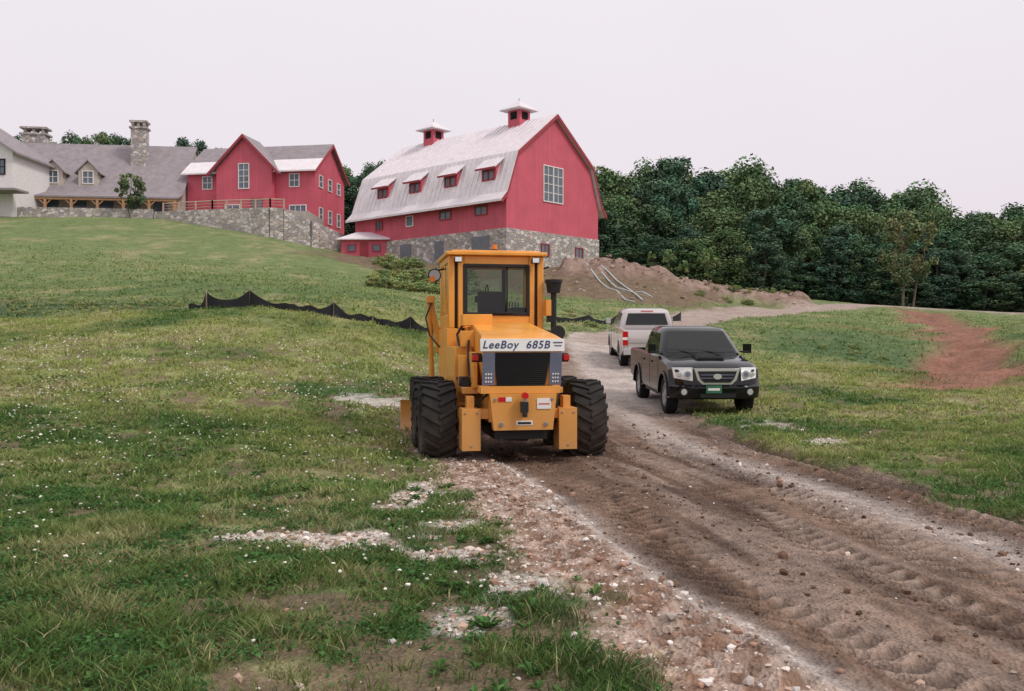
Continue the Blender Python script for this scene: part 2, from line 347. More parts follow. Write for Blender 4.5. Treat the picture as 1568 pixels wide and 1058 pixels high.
def glass_mat(name,tint=(.66,.72,.70)):
    m,nt,b,N,L=newmat(name)
    t=N.new('ShaderNodeBsdfTransparent');t.inputs[0].default_value=(*tint,1);g=N.new('ShaderNodeBsdfGlossy');g.inputs['Roughness'].default_value=.03;g.inputs[0].default_value=(.9,.9,.9,1)
    fr=N.new('ShaderNodeFresnel');fr.inputs[0].default_value=1.5
    ms=N.new('ShaderNodeMixShader');L.new(fr.outputs[0],ms.inputs[0]);L.new(t.outputs[0],ms.inputs[1]);L.new(g.outputs[0],ms.inputs[2]);L.new(ms.outputs[0],N['Material Output'].inputs[0])
    return m

MRED=siding('red_siding',(.57,.098,.145));MREDT=M('red_trim',(.33,.035,.05),.6)
MSTONE=stone_mat();MMETY=bands('metal_roof_y',(.76,.70,.74),1,.6,.92,.4);MMETX=bands('metal_roof_x',(.80,.74,.78),0,.6,.92,.4)
MSHING=bands('shingles',(.29,.255,.275),2,.28,.8,.9,0,.22);MWHITE=M('white_trim',(.76,.72,.72),.6,var=.05)
MWIN=M('window_glass',(.12,.15,.19),.08,0,var=.3,vs=.6);MWOOD=M('cedar_wood',(.46,.26,.14),.8,var=.25,vs=6)
MDARKIN=M('interior_dark',(.02,.018,.017),.9,spec=.1);MTAN=M('tan_siding',(.5,.44,.38),.8);MSTUC=M('white_clapboard',(.74,.71,.72),.8,var=.06)
MDOOR=M('slate_door',(.16,.17,.2),.6)

# ------------------------------------------------------------------ ground sheet
def axis(c0,c1,d,g,lo,hi):
    c=list(np.arange(c0,c1,d));s=d;x=c[-1]
    while x<hi: s=min(s*g,12);x+=s;c.append(x)
    s=d;x=c0;l=[]
    while x>lo: s=min(s*g,12);x-=s;l.append(x)
    return np.array(l[::-1]+c)
ax=axis(-1.0,4.9,.03,1.022,-420,420);ay=axis(4.0,11,.03,1.016,-200,520)
GX,GY=np.meshgrid(ax,ay);gx=GX.ravel();gy=GY.ravel()
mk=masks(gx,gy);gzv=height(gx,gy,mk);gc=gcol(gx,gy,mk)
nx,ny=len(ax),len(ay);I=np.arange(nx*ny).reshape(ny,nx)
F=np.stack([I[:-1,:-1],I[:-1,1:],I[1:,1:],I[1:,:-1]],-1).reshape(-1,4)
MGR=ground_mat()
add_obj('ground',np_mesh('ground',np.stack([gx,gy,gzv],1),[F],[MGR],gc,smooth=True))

# ------------------------------------------------------------------ grass
def sample(n,y0,y1,spread=.62,xm=.8):
    y=np.sqrt(rng.uniform(y0**2,y1**2,n));x=rng.uniform(-1,1,n)*(spread*y+xm);return x,y
gl=[]
def blades(n,y0,y1,hmin,hmax,w,tint=.30):
    x,y=sample(n,y0,y1)
    m=masks(x,y);cl=fbm(x*2.3,y*2.3,201);c2=fbm(x*7,y*7,202)
    p=m['grass']**1.5*(.22+1.3*ss(.34,.62,cl*.6+c2*.4))*(1-.9*ss(y0+(y1-y0)*.8,y1+.01,y)*(y1>50))
    k=rng.random(n)<p
    x=x[k];y=y[k];m={q:v[k] for q,v in m.items()};cl=cl[k];c2=c2[k]
    z=height(x,y,m)-.01;N=len(x)
    a=rng.uniform(0,2*np.pi,N);h=rng.uniform(hmin,hmax,N)*(.35+1.3*ss(.25,.75,cl*.5+c2*.5));ln=rng.uniform(.3,1.3,N)*h
    th=rng.uniform(0,2*np.pi,N);W=w*rng.uniform(.6,1.4,N)
    sx=np.cos(a)*W;sy=np.sin(a)*W;lx=np.cos(th)*ln;ly=np.sin(th)*ln
    V=np.stack([np.stack([x-sx,y-sy,z],1),np.stack([x+sx,y+sy,z],1),
      np.stack([x-sx*.8+lx*.35,y-sy*.8+ly*.35,z+h*.6],1),np.stack([x+sx*.8+lx*.35,y+sy*.8+ly*.35,z+h*.6],1),np.stack([x+lx,y+ly,z+h],1)],1).reshape(-1,3)
    b=np.arange(N)*5
    q=np.stack([b,b+1,b+3,b+2],1);t=np.stack([b+2,b+3,b+4],1)
    m['bare']=m['bare']*.2
    c=gcol(x,y,m)*1.38;c=c*rng.uniform(.85,1.3,(N,1))
    c=c*(1-tint)+np.array([.135,.215,.06])*tint*rng.uniform(.5,1.5,(N,1))
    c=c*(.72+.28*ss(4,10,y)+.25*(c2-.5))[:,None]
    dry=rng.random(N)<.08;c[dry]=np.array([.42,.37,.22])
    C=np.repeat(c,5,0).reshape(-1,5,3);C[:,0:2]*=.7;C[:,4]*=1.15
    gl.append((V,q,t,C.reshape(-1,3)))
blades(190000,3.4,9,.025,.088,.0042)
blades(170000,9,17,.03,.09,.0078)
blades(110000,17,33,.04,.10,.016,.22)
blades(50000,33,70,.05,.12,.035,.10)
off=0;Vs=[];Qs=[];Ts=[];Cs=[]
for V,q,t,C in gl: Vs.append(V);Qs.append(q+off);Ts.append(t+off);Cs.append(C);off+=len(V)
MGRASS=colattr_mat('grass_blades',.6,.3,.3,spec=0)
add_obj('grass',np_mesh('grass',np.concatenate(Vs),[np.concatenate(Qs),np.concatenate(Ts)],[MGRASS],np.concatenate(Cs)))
def leaves(n,y0,y1,s0,s1,zr,cl0):
    x,y=sample(n,y0,y1);m=masks(x,y);c1=fbm(x*1.7+9,y*1.7,211)
    k=(rng.random(n)<m['grass']*ss(.42,.6,c1));x=x[k];y=y[k];m={q:v[k] for q,v in m.items()}
    N=len(x);z=height(x,y,m)+rng.uniform(.01,zr,N);s=rng.uniform(s0,s1,N);a=rng.uniform(0,6.28,N)
    tx=rng.normal(0,.4,N);ty=rng.normal(0,.4,N);P=[]
    for i in range(4):
        dx=np.cos(a+i*np.pi/2)*s;dy=np.sin(a+i*np.pi/2)*s;P.append(np.stack([x+dx,y+dy,z+dx*tx+dy*ty],1))
    V=np.stack(P,1).reshape(-1,3);b=np.arange(N)*4
    C=np.repeat(np.array(cl0)*rng.uniform(.6,1.4,(N,1)),4,0)
    return V,np.stack([b,b+1,b+2,b+3],1),C
a1=leaves(130000,3,10,.008,.016,.055,(.07,.155,.05));a2=leaves(55000,10,20,.014,.026,.07,(.11,.19,.065))
add_obj('clover',np_mesh('clover',np.concatenate([a1[0],a2[0]]),[np.concatenate([a1[1],a2[1]+len(a1[0])])],[MGRASS],np.concatenate([a1[2],a2[2]])))
x,y=sample(5200,3.4,15);m=masks(x,y);k=(rng.random(len(x))<np.clip(m['grass']+m['bare'],0,1)*ss(.4,.6,fbm(x*1.3+4,y*1.3,241))*.8)&(x<1.5);x=x[k];y=y[k]
z=height(x,y);nl=9;N=len(x);x=np.repeat(x,nl);y=np.repeat(y,nl);z=np.repeat(z,nl);n=len(x)
a=np.tile(np.arange(nl)*2*np.pi/nl,N)+rng.normal(0,.25,n);l=np.repeat(rng.uniform(.03,.075,N),nl)*rng.uniform(.7,1.2,n);e=rng.uniform(.25,.9,n)
dx,dy=np.cos(a),np.sin(a);wx,wy=-dy*l*.22,dx*l*.22
V=np.stack([np.stack([x,y,z],1),np.stack([x+dx*l*.6+wx,y+dy*l*.6+wy,z+l*e*.8],1),np.stack([x+dx*l*1.1,y+dy*l*1.1,z+l*e*.85],1),np.stack([x+dx*l*.6-wx,y+dy*l*.6-wy,z+l*e*.8],1)],1).reshape(-1,3)
b=np.arange(n)*4
add_obj('broadleaf_weeds',np_mesh('broadleaf_weeds',V,[np.stack([b,b+1,b+2,b+3],1)],[MGRASS],np.repeat(np.array([.08,.165,.05])*rng.uniform(.6,1.5,(n,1)),4,0)))

def rocks(x,y,s,zoff=0.3,flat=.7):
    bm=bmesh.new();bmesh.ops.create_icosphere(bm,subdivisions=1,radius=1);bv=np.array([v.co[:] for v in bm.verts]);bf=np.array([[v.index for v in f.verts] for f in bm.faces]);bm.free()
    N=len(x);k=len(bv);z=height(x,y)
    j=bv[None]*rng.uniform(.62,1.25,(N,k,1))
    j=j*np.stack([rng.uniform(.7,1.3,N),rng.uniform(.7,1.3,N),rng.uniform(.45,.9,N)*flat/.7],1)[:,None]
    a=rng.uniform(0,6.28,N);ca,sa=np.cos(a)[:,None],np.sin(a)[:,None]
    X=j[...,0]*ca-j[...,1]*sa;Y=j[...,0]*sa+j[...,1]*ca
    V=np.stack([X*s[:,None]+x[:,None],Y*s[:,None]+y[:,None],j[...,2]*s[:,None]+(z+s*zoff)[:,None]],-1).reshape(-1,3)
    return V,(bf[None]+(np.arange(N)*k)[:,None,None]).reshape(-1,3),k
def rockobj(name,x,y,s,cols,zoff=.3):
    V,F_,k=rocks(x,y,s,zoff);c=np.array(cols)[rng.integers(0,len(cols),len(x))]*rng.uniform(.7,1.2,(len(x),1))
    add_obj(name,np_mesh(name,V,[F_],[MROCK],np.repeat(c,k,0)))
MROCK=colattr_mat('stones',.85,0,.1,spec=0)
x,y=sample(190000,3,17);m=masks(x,y);p=m['gravel']*.75+np.clip(m['splash']*1.6,0,1)*1.6+m['pale']*.12+m['soil']*.02+m['bare']*.06
p*=np.minimum(1,(9/y)**1.2)
k=rng.random(len(x))<p*.42;x=x[k];y=y[k];s=rng.lognormal(np.log(.0098),.6,len(x));s=np.minimum(s,.042)
rockobj('gravel',x,y,s,[(.62,.53,.47),(.50,.36,.28),(.40,.25,.19),(.74,.69,.65),(.34,.27,.23),(.66,.58,.53)])
x,y=sample(110000,3,20);m=masks(x,y);k=rng.random(len(x))<m['soil']*(1-m['gravel'])*.16*ss(.38,.62,fbm((x-m['xp'])*2.2,y*.4,222))*np.minimum(1,9/y);x=x[k];y=y[k]
s=np.minimum(rng.lognormal(np.log(.011),.55,len(x)),.04)
rockobj('soil_clods',x,y,s,[(.17,.105,.075),(.12,.075,.053),(.24,.165,.125),(.20,.13,.09)])
x,y=sample(10000,3.4,26);m=masks(x,y);k=(rng.random(len(x))<m['grass']*ss(.40,.58,fbm(x*1.1,y*1.1,231))*.7)&(x<2);x=x[k];y=y[k]
s=rng.uniform(.007,.0125,len(x))*(1+y/25)
rockobj('clover_flowers',x,y,s,[(.85,.83,.76),(.78,.74,.66)],zoff=7.5)
x=rng.uniform(2,24,420);y=rng.uniform(66,80,420);m=masks(x,y);k=rng.random(420)<np.maximum(m['mound']*.7,m['bank']*.3);x=x[k];y=y[k]
rockobj('rubble',x,y,rng.uniform(.06,.2,len(x)),[(.38,.27,.22),(.44,.36,.32),(.25,.17,.13)])

# ------------------------------------------------------------------ trees
MLEAF=colattr_mat('foliage',.6,0,.3,spec=0);MBARK=M('bark',(.13,.10,.08),.95,var=.3,vs=5)
def tree_mesh(name,H,crown0,rad,nclump,nleaf,ls,col,seed,trunk_r=.22,shape='round',cs=(.13,.3)):
    rg=np.random.default_rng(seed);mb=MB();top=Vector((rg.normal(0,.3),rg.normal(0,.3),H*.88))
    pts=[Vector((0,0,-.6)),Vector((rg.normal(0,.12),rg.normal(0,.12),H*.3)),Vector((rg.normal(0,.25),rg.normal(0,.25),H*.6)),top]
    rr=[trunk_r,trunk_r*.78,trunk_r*.45,trunk_r*.1]
    for i in range(3): mb.cyl(pts[i],pts[i+1],rr[i],MBARK,rr[i+1],n=7)
    cent=[];cz=(H+crown0)/2;hz=(H-crown0)/2
    for i in range(nclump):
        t=rg.uniform(-1,1);prof=math.sqrt(max(.04,1-abs(t)**2.6)) if shape=='round' else (1-(t+1)/2)**.7*.85+.15
        a=rg.uniform(0,6.283);q=rg.uniform(.35,1.0)**.6
        c=np.array([math.cos(a)*rad*prof*q,math.sin(a)*rad*prof*q,cz+t*hz*.9]);cent.append(c)
        if i%2==0:
            zt=min(max(c[2]-rad*.45,crown0*.7),H*.8);f=zt/H
            mb.cyl(Vector((0,0,zt)),Vector(c),trunk_r*.3*(1-f*.6),MBARK,.02,n=5,cap=False)
    cent=np.array(cent);cr=rg.uniform(cs[0],cs[1],nclump)*rad*1.15
    ci=rg.integers(0,nclump,nclump*nleaf);N=len(ci)
    d=rg.normal(0,1,(N,3));d/=np.linalg.norm(d,axis=1)[:,None];r=rg.uniform(.3,1.25,N)**.55
    P=cent[ci]+d*(cr[ci]*r)[:,None]*np.array([1,1,.92])
    nrm=d+rg.normal(0,.5,(N,3))+np.array([0,0,.45]);nrm/=np.linalg.norm(nrm,axis=1)[:,None]
    u=np.cross(nrm,rg.normal(0,1,(N,3)));u/=np.linalg.norm(u,axis=1)[:,None];w=np.cross(nrm,u)
    s=(rg.uniform(.5,1.3,N)*ls)[:,None]
    LV=np.stack([P-u*s,P-w*s*.65,P+u*s,P+w*s*.65],1).reshape(-1,3)
    cc=rg.uniform(.75,1.3,nclump)[ci]*(.75+.5*np.clip((P[:,2]-crown0)/(H-crown0),0,1))  # random clump tone, plus top light painted in: leaves paler up the crown
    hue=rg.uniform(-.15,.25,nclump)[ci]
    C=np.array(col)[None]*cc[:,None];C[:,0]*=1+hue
    bv=np.array(mb.v);nb=len(bv)
    f4=[f for f in mb.f if len(f)==4]
    q=np.concatenate([np.array(f4),np.arange(N*4).reshape(-1,4)+nb])
    mi=np.concatenate([np.zeros(len(f4)),np.ones(N)])
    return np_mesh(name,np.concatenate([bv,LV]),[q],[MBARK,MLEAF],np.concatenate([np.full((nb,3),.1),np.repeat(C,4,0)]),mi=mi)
CS=(.13,.28)
var=[tree_mesh('tree_a',18,1.5,4.6,105,110,.23,(.088,.150,.085),1,cs=CS),tree_mesh('tree_b',18,1.0,4.2,100,110,.23,(.076,.134,.088),2,cs=CS),
     tree_mesh('tree_c',18,1.5,5.2,115,110,.24,(.108,.172,.084),3,cs=CS),tree_mesh('tree_d',18,1.0,4.0,95,105,.23,(.070,.124,.088),4,shape='cone',cs=CS),
     tree_mesh('tree_e',18,1.0,4.6,100,110,.23,(.122,.180,.086),5,cs=CS)]
forest=empty('forest')
def ftree(x,y,h,v=None,ws=None):
    v=random.choice([0,1,2,4,0,2,1,3]) if v is None else v
    s=h/18;w=(ws or random.uniform(.85,1.25))*max(s,.75)
    o=bpy.data.objects.new('tree',var[v]);COL.objects.link(o);o.parent=forest
    o.location=(x,y,gz(x,y)-.3);o.rotation_euler=(0,0,random.uniform(0,6.28));o.scale=(w,w,s)
bt=[-.2,.09,.12,.148,.184,.234,.273,.305,.363,.384,.43,.47,.50,.528,.56,.62,.8]
et=[.18,.190,.191,.203,.200,.197,.196,.182,.173,.177,.174,.165,.154,.140,.153,.163,.158]
def top(x,y): return 1.6+y*np.interp(x/y,bt,et)
for row,(yb,st,f) in enumerate([(103,4.0,.72),(109,4.2,.88),(117,4.2,1.0),(126,4.6,.99)]):
    x=9.5 if row<2 else 4
    while x<(0.62*yb+10):
        yy=yb+random.uniform(-2.5,2.5)-max(0,(x-25))*.12;xx=x+random.uniform(-1,1)
        h=(float(top(xx,yy))-gz(xx,yy))*f*random.uniform(.90,1.04)
        if not(row>=2 and (.529<xx/yy<.535)): ftree(xx,yy,max(h,5))
        x+=st*random.uniform(.75,1.15)
for yb in(99,96.5):
    x=12
    while x<75:
        ftree(x,yb-max(0,(x-25))*.12+random.uniform(-1.2,1.2),random.uniform(3.5,8.5),ws=.9);x+=random.uniform(2.6,4.2)
for yb in(122,132):
    x=-26
    while x<-2:
        h=(1.6+yb*.198)-gz(x,yb);ftree(x+random.uniform(-1,1),yb+random.uniform(-2,2),h*random.uniform(.88,1.03));x+=random.uniform(3,4.5)
for bx,elv in [(-67.,.232),(-64,.228),(-61,.228),(-57,.230),(-53.4,.232),(-51,.230),(-48.6,.226),(-42.5,.230),(-40.5,.226),(-38,.215),(-75,.225),(-83,.22)]:
    yb=118+random.uniform(-3,3);xx=bx*yb/118.
    ftree(xx,yb,(1.6+yb*elv)-gz(xx,yb),ws=.7)
t=tree_mesh('slim',9,2.2,1.9,38,100,.14,(.17,.21,.11),11,.13);xx,yy=36,84
add_obj('birch_tree',t,None,(xx,yy,gz(xx,yy)))
t2=tree_mesh('slim2',9,3.0,1.6,30,90,.14,(.16,.20,.10),12,.12);add_obj('birch_tree',t2,None,(xx+1.1,yy+.3,gz(xx+1.1,yy)),(0,R(7),0),(.9,.9,.95))
sap=tree_mesh('sap',3,.5,.75,24,60,.09,(.16,.24,.10),13,.04)
for xx,yy,h in((13.6,79,.75),(15,79.5,.7),(17,79,1.05),(12.3,80.5,.5)):
    add_obj('sapling',sap,None,(xx,yy,gz(xx,yy)),(0,0,xx),(h*1.0,h*1.0,h))
yt=tree_mesh('yard',4.4,.9,1.3,36,80,.13,(.15,.20,.11),14,.07);add_obj('ornamental_tree',yt,None,(-38.6,92.2,gz(-38.6,92.2)+.2))
bush=tree_mesh('bush',1.6,.05,1.1,26,80,.08,(.23,.29,.12),15,.02)
wd=empty('weeds')
def bushat(x,y,s):
    o=bpy.data.objects.new('weed_clump',bush);COL.objects.link(o);o.parent=wd;o.location=(x,y,gz(x,y)-.1);o.rotation_euler=(0,0,random.uniform(0,6));o.scale=(s*random.uniform(.8,1.3),s,s*random.uniform(.4,.75))
for i in range(85):
    yy=random.uniform(62,80);bushat(random.uniform(-.15,-.045)*yy,yy,random.uniform(.4,.95))
for i in range(20):
    yy=random.uniform(46,57);bushat(random.uniform(.04,.10)*yy,yy,random.uniform(.15,.35))
for i in range(90):
    yy=random.uniform(35,41);bushat(random.uniform(-.56,-.36)*yy,yy,random.uniform(.10,.26))
for i in range(24):
    yy=random.uniform(72,80);bushat(random.uniform(.2,.3)*yy,yy,random.uniform(.2,.5))
for i in range(40):
    tt=random.random();bushat(14.5+4*tt+random.uniform(-1.5,1.5),44-8*tt+random.uniform(-1.5,1.5),random.uniform(.10,.26))

# ------------------------------------------------------------------ buildings
def window(mb,o,u,w,h,nx,ny,n,fr=.09,frame=None,off=.03):
    frame=frame or MWHITE
    o=Vector(o);u=Vector(u).normalized();n=Vector(n).normalized();z=Vector((0,0,1))
    def slab(a0,a1,b0,b1,d0,d1,m):
        vs=[o+u*a+z*b+n*d for d in(d0,d1) for b in(b0,b1) for a in(a0,a1)]
        mb.add(vs,[(0,2,3,1),(4,5,7,6),(0,1,5,4),(2,6,7,3),(0,4,6,2),(1,3,7,5)],m)
    slab(0,w,0,h,-.02,off,MWIN)
    slab(-fr,0,-fr,h+fr,-.02,off+.07,frame);slab(w,w+fr,-fr,h+fr,-.02,off+.07,frame)
    slab(0,w,-fr,0,-.02,off+.07,frame);slab(0,w,h,h+fr,-.02,off+.07,frame)
    for i in range(1,nx): slab(w*i/nx-.03,w*i/nx+.03,0,h,off,off+.04,frame)
    for i in range(1,ny): slab(0,w,h*i/ny-.03,h*i/ny+.03,off,off+.035,frame)
def roofstrip(mb,prof,axis,a,b,t,m):
    low=[(p[0],p[1]-t) for p in prof][::-1]
    mb.prism(list(prof)+low,axis,a,b,m)

B=empty('gambrel_barn',(-.5,80,0),(0,0,math.atan2(.735,.68)))
W_,L_=13.2,21.5
mb=MB();mb.bb(-.08,W_+.08,-.08,L_+.08,5,11.55,MSTONE);mb.obj('stone_foundation',B)
mb=MB();mb.prism([(0,11.5),(W_,11.5),(W_,14.6),(W_-1.33,18.3),(W_/2,22.4),(1.33,18.3),(0,14.6)],1,0,L_,MRED);mb.obj('walls',B)
mb=MB()
half=[(-.95,14.0),(-.2,14.75),(1.2,18.5),(W_/2,22.68)];full=half+[(W_-x,z) for x,z in half[-2::-1]]
roofstrip(mb,full,1,-.35,L_+.35,.2,MMETY)
for k in range(37):
    s=-.3+k*.6
    for (xa,za),(xb,zb) in zip(half[1:-1],half[2:]):
        v=[(xa,s-.02,za),(xa,s+.02,za),(xb,s+.02,zb),(xb,s-.02,zb)];mb.add(v+[(p[0]-.04,p[1],p[2]+.05) for p in v],[(4,5,6,7),(0,1,5,4),(1,2,6,5),(2,3,7,6),(3,0,4,7)],MMETY)
mb.obj('roof',B)
mb=MB();roofstrip(mb,[(x,z-.02) for x,z in full],1,-.42,-.352,.36,MREDT)
mb.bb(-.7,0,-.2,L_,14.1,14.25,MREDT);mb.obj('rake_trim',B)
mb=MB()
window(mb,(5.0,0,14.5),(1,0,0),1.25,3.2,2,4,(0,-1,0));window(mb,(6.4,0,14.5),(1,0,0),1.25,3.2,2,4,(0,-1,0))
for x in(4.6,9.6): window(mb,(x,-.08,9.5),(1,0,0),1.0,.95,2,1,(0,-1,0),frame=MREDT)
for s in(2.6,7.3,): window(mb,(0,s+1.2,13.0),(0,-1,0),1.4,.75,2,1,(-1,0,0),frame=MREDT)
window(mb,(0,13.3,12.8),(0,-1,0),.9,.9,1,1,(-1,0,0));window(mb,(0,18,12.8),(0,-1,0),.9,.8,2,1,(-1,0,0),frame=MREDT)
mb.bb(-.14,-.06,2.0,4.2,8.8,11.0,MDOOR);mb.bb(-.14,-.06,8.0,9.2,9.3,11.0,MDOOR);mb.bb(-.14,-.06,12.6,14.2,9.3,11,MDOOR)
mb.obj('windows',B)
for s in(2.4,7.4,12.4,17.3):
    mb=MB()
    mb.prism([(.25,15.8),(.25,17.25),(1.4,17.9),(1.6,17.9),(1.6,15.8)],1,s-.9,s+.9,MRED)
    roofstrip(mb,[(-.25,17.1),(1.75,18.66)] ,1,s-1.25,s+1.25,.12,MMETY)
    mb.bb(-.28,-.252,s-1.25,s+1.25,16.9,17.08,MREDT)
    window(mb,(.25,s+.66,16.1),(0,-1,0),.58,.78,1,1,(-1,0,0),fr=.05,frame=MREDT);window(mb,(.25,s-.06,16.1),(0,-1,0),.58,.78,1,1,(-1,0,0),fr=.05,frame=MREDT)
    mb.obj('dormer',B)
for s in(4.5,16.7):
    mb=MB();c=W_/2
    mb.bb(c-.75,c+.75,s-.75,s+.75,21.6,23.75,MRED)
    for dx,dy in((-1,0),(1,0),(0,-1),(0,1)):
        mb.box((c+dx*.76,s+dy*.76,23.2),(.06 if dx else .8,.06 if dy else .8,.7),MDARKIN)
    e=1.35;mb.add([(c-e,s-e,23.72),(c+e,s-e,23.72),(c+e,s+e,23.72),(c-e,s+e,23.72),(c-e,s-e,23.82),(c+e,s-e,23.82),(c+e,s+e,23.82),(c-e,s+e,23.82),(c,s,24.75)],
        [(0,1,2,3),(0,1,5,4),(1,2,6,5),(2,3,7,6),(3,0,4,7),(4,5,8),(5,6,8),(6,7,8),(7,4,8)],MMETY)
    mb.cyl((c,s,24.7),(c,s,25.0),.03,MDARKIN,n=6);mb.obj('cupola',B)

Hs=empty('red_house',(-35.8,100.5,0),(0,0,R(-9.8)))
mb=MB();mb.bb(-.05,14.85,-.05,9.05,9,13.6,MSTONE);mb.obj('stone_foundation',Hs)
mb=MB();mb.prism([(0,13.5),(9,13.5),(9,20.2),(4.5,23.4),(0,20.2)],0,0,14.8,MRED)
mb.prism([(3.9,13.5),(10.3,13.5),(10.3,20.3),(7.1,23.6),(3.9,20.3)],1,-.9,3,MRED)
mb.obj('walls',Hs)
mb=MB()
roofstrip(mb,[(1.45,21.53),(4.5,23.7),(9.6,20.05)],0,-.4,15.2,.18,MSHING)
roofstrip(mb,[(-.7,19.95),(1.45,21.53)],0,-.4,15.2,.16,MMETX);mb.obj('roof',Hs)
mb=MB();roofstrip(mb,[(3.0,19.75),(7.1,23.9),(11.2,19.75)],1,-1.3,2.9,.16,MSHING)
roofstrip(mb,[(2.96,19.69),(7.1,23.88),(11.24,19.69)],1,-1.38,-1.302,.36,MREDT)
roofstrip(mb,[(-.7,19.93),(4.5,23.66),(9.6,20.03)],0,15.202,15.27,.34,MREDT);mb.obj('gable_roof',Hs)
mb=MB()
window(mb,(6.55,-.9,18.1),(1,0,0),1.1,2.6,2,4,(0,-1,0))
window(mb,(1.9,0,18.3),(1,0,0),1.0,1.3,2,2,(0,-1,0));window(mb,(12,0,18.3),(1,0,0),1.0,1.3,2,2,(0,-1,0))
window(mb,(12,0,14.9),(1,0,0),1.8,1.3,3,2,(0,-1,0));window(mb,(5,-.9,14.9),(1,0,0),1.6,1.4,2,2,(0,-1,0));window(mb,(8,-.9,14.9),(1,0,0),1.2,2,2,3,(0,-1,0),frame=MREDT)
for yy in(1.2,3.9,6.6):
    window(mb,(14.8,yy,18.4),(0,1,0),.9,1.2,1,2,(1,0,0));window(mb,(14.8,yy,14.7),(0,1,0),.9,1.4,1,2,(1,0,0))
window(mb,(14.85,1.6,11.2),(0,1,0),1.2,1.3,2,1,(1,0,0));window(mb,(14.85,5.2,11.2),(0,1,0),1.2,1.3,2,1,(1,0,0))
mb.obj('windows',Hs)

Lg=empty('stone_lodge',(-62,95.6,0),(0,0,R(7)))
mb=MB();mb.prism([(0,13),(13,13),(13,17.5),(6.5,23.7),(0,17.5)],0,0,26.4,MTAN);mb.obj('walls',Lg)
mb=MB();roofstrip(mb,[(-.2,17.5),(6.5,24.0),(13.4,17.4)],0,-.4,26.6,.2,MSHING);roofstrip(mb,[(-2.6,16.75),(-.2,17.5)],0,-.4,26.6,.16,MSHING);mb.obj('roof',Lg)
mb=MB()
mb.bb(-.2,26.4,-2.5,-2.3,16.35,16.6,MWOOD)
for i in range(11):
    x=.2+i*2.6;mb.bb(x-.12,x+.12,-2.52,-2.28,14,16.35,MWOOD)
    mb.box((x+.35,-2.4,16.1),(.1,.1,.8),MWOOD,rot=(0,R(45),0));mb.box((x-.35,-2.4,16.1),(.1,.1,.8),MWOOD,rot=(0,R(-45),0))
for i in range(9): mb.bb(1+i*2.8,2.5+i*2.8,-.05,-.0,15.0,16.6,MWIN)
mb.bb(-.3,26.4,-2.7,0,13,14.95,MSTONE);mb.obj('porch',Lg)
for x in(12.9,16.5):
    mb=MB();mb.prism([(x-1,18.2),(x+1,18.2),(x+1,19.9),(x,20.9),(x-1,19.9)],1,.6,4.2,MTAN)
    roofstrip(mb,[(x-1.35,19.7),(x,21.1),(x+1.35,19.7)],1,.35,4.2,.12,MSHING);window(mb,(x-.5,.6,18.6),(1,0,0),1.0,1.25,2,2,(0,-1,0));mb.obj('dormer',Lg)
def chimney(name,x,y,w,d,z0,z1):
    mb=MB();mb.bb(x-w/2,x+w/2,y-d/2,y+d/2,z0,z1-.9,MSTONE)
    mb.bb(x-w*.6,x+w*.6,y-d*.6,y+d*.6,z1-.9,z1-.7,MSTONE)
    for i in(-1,0,1):
        for j in(-1,1): mb.bb(x+i*w*.38-.14,x+i*w*.38+.14,y+j*d*.36-.14,y+j*d*.36+.14,z1-.7,z1-.2,MSTONE)
    mb.bb(x-w*.58,x+w*.58,y-d*.58,y+d*.58,z1-.2,z1,MSTONE);mb.obj(name,Lg)
chimney('chimney',20.9,4.2,1.6,1.4,17,26.2);chimney('chimney',8.6,7.5,2.5,1.5,19,25.9)
Wf=empty('white_farmhouse',(-62.5,90.5,0),(0,0,0))
mb=MB();mb.prism([(0,12),(12.9,12),(12.9,20.6),(6.4,24.6),(0,20.6)],1,0,9,MSTUC);mb.obj('walls',Wf)
mb=MB();roofstrip(mb,[(-.7,20.3),(6.4,24.9),(13.5,20.3)],1,-.5,9.5,.2,MSHING);mb.obj('roof',Wf)
mb=MB()
for x in(2,5.6,9.2): window(mb,(x,0,18),(1,0,0),1.1,1.6,2,2,(0,-1,0));window(mb,(x,0,15),(1,0,0),1.1,1.6,2,2,(0,-1,0))
window(mb,(11.2,0,18.2),(1,0,0),.9,1.4,2,2,(0,-1,0),frame=MDARKIN);mb.bb(-.5,14.5,-2.5,-0.01,16.2,16.4,MSHING);mb.obj('windows',Wf)
Sh=empty('red_shed',(-17.1,91.2,0),(0,0,R(-2)))
mb=MB();mb.bb(0,4.6,0,3.6,8.5,11.75,MRED);mb.obj('walls',Sh)
mb=MB();a,b_,c_,d_=-.4,5.0,-.4,4.0
mb.add([(a,c_,11.7),(b_,c_,11.7),(b_,d_,11.7),(a,d_,11.7),(a,c_,11.8),(b_,c_,11.8),(b_,d_,11.8),(a,d_,11.8),(1.2,1.8,12.7),(3.4,1.8,12.7)],[(0,1,2,3),(0,1,5,4),(1,2,6,5),(2,3,7,6),(3,0,4,7),(4,5,9,8),(5,6,9),(6,7,8,9),(7,4,8)],MMETX);mb.obj('roof',Sh)
mb=MB();window(mb,(.7,0,10.6),(1,0,0),.7,.6,1,1,(0,-1,0),fr=.06,frame=MREDT);window(mb,(3.2,0,10.6),(1,0,0),.7,.6,1,1,(0,-1,0),fr=.06,frame=MREDT);mb.bb(1.9,2.7,-.05,0,9.8,11.5,MREDT);mb.obj('openings',Sh)
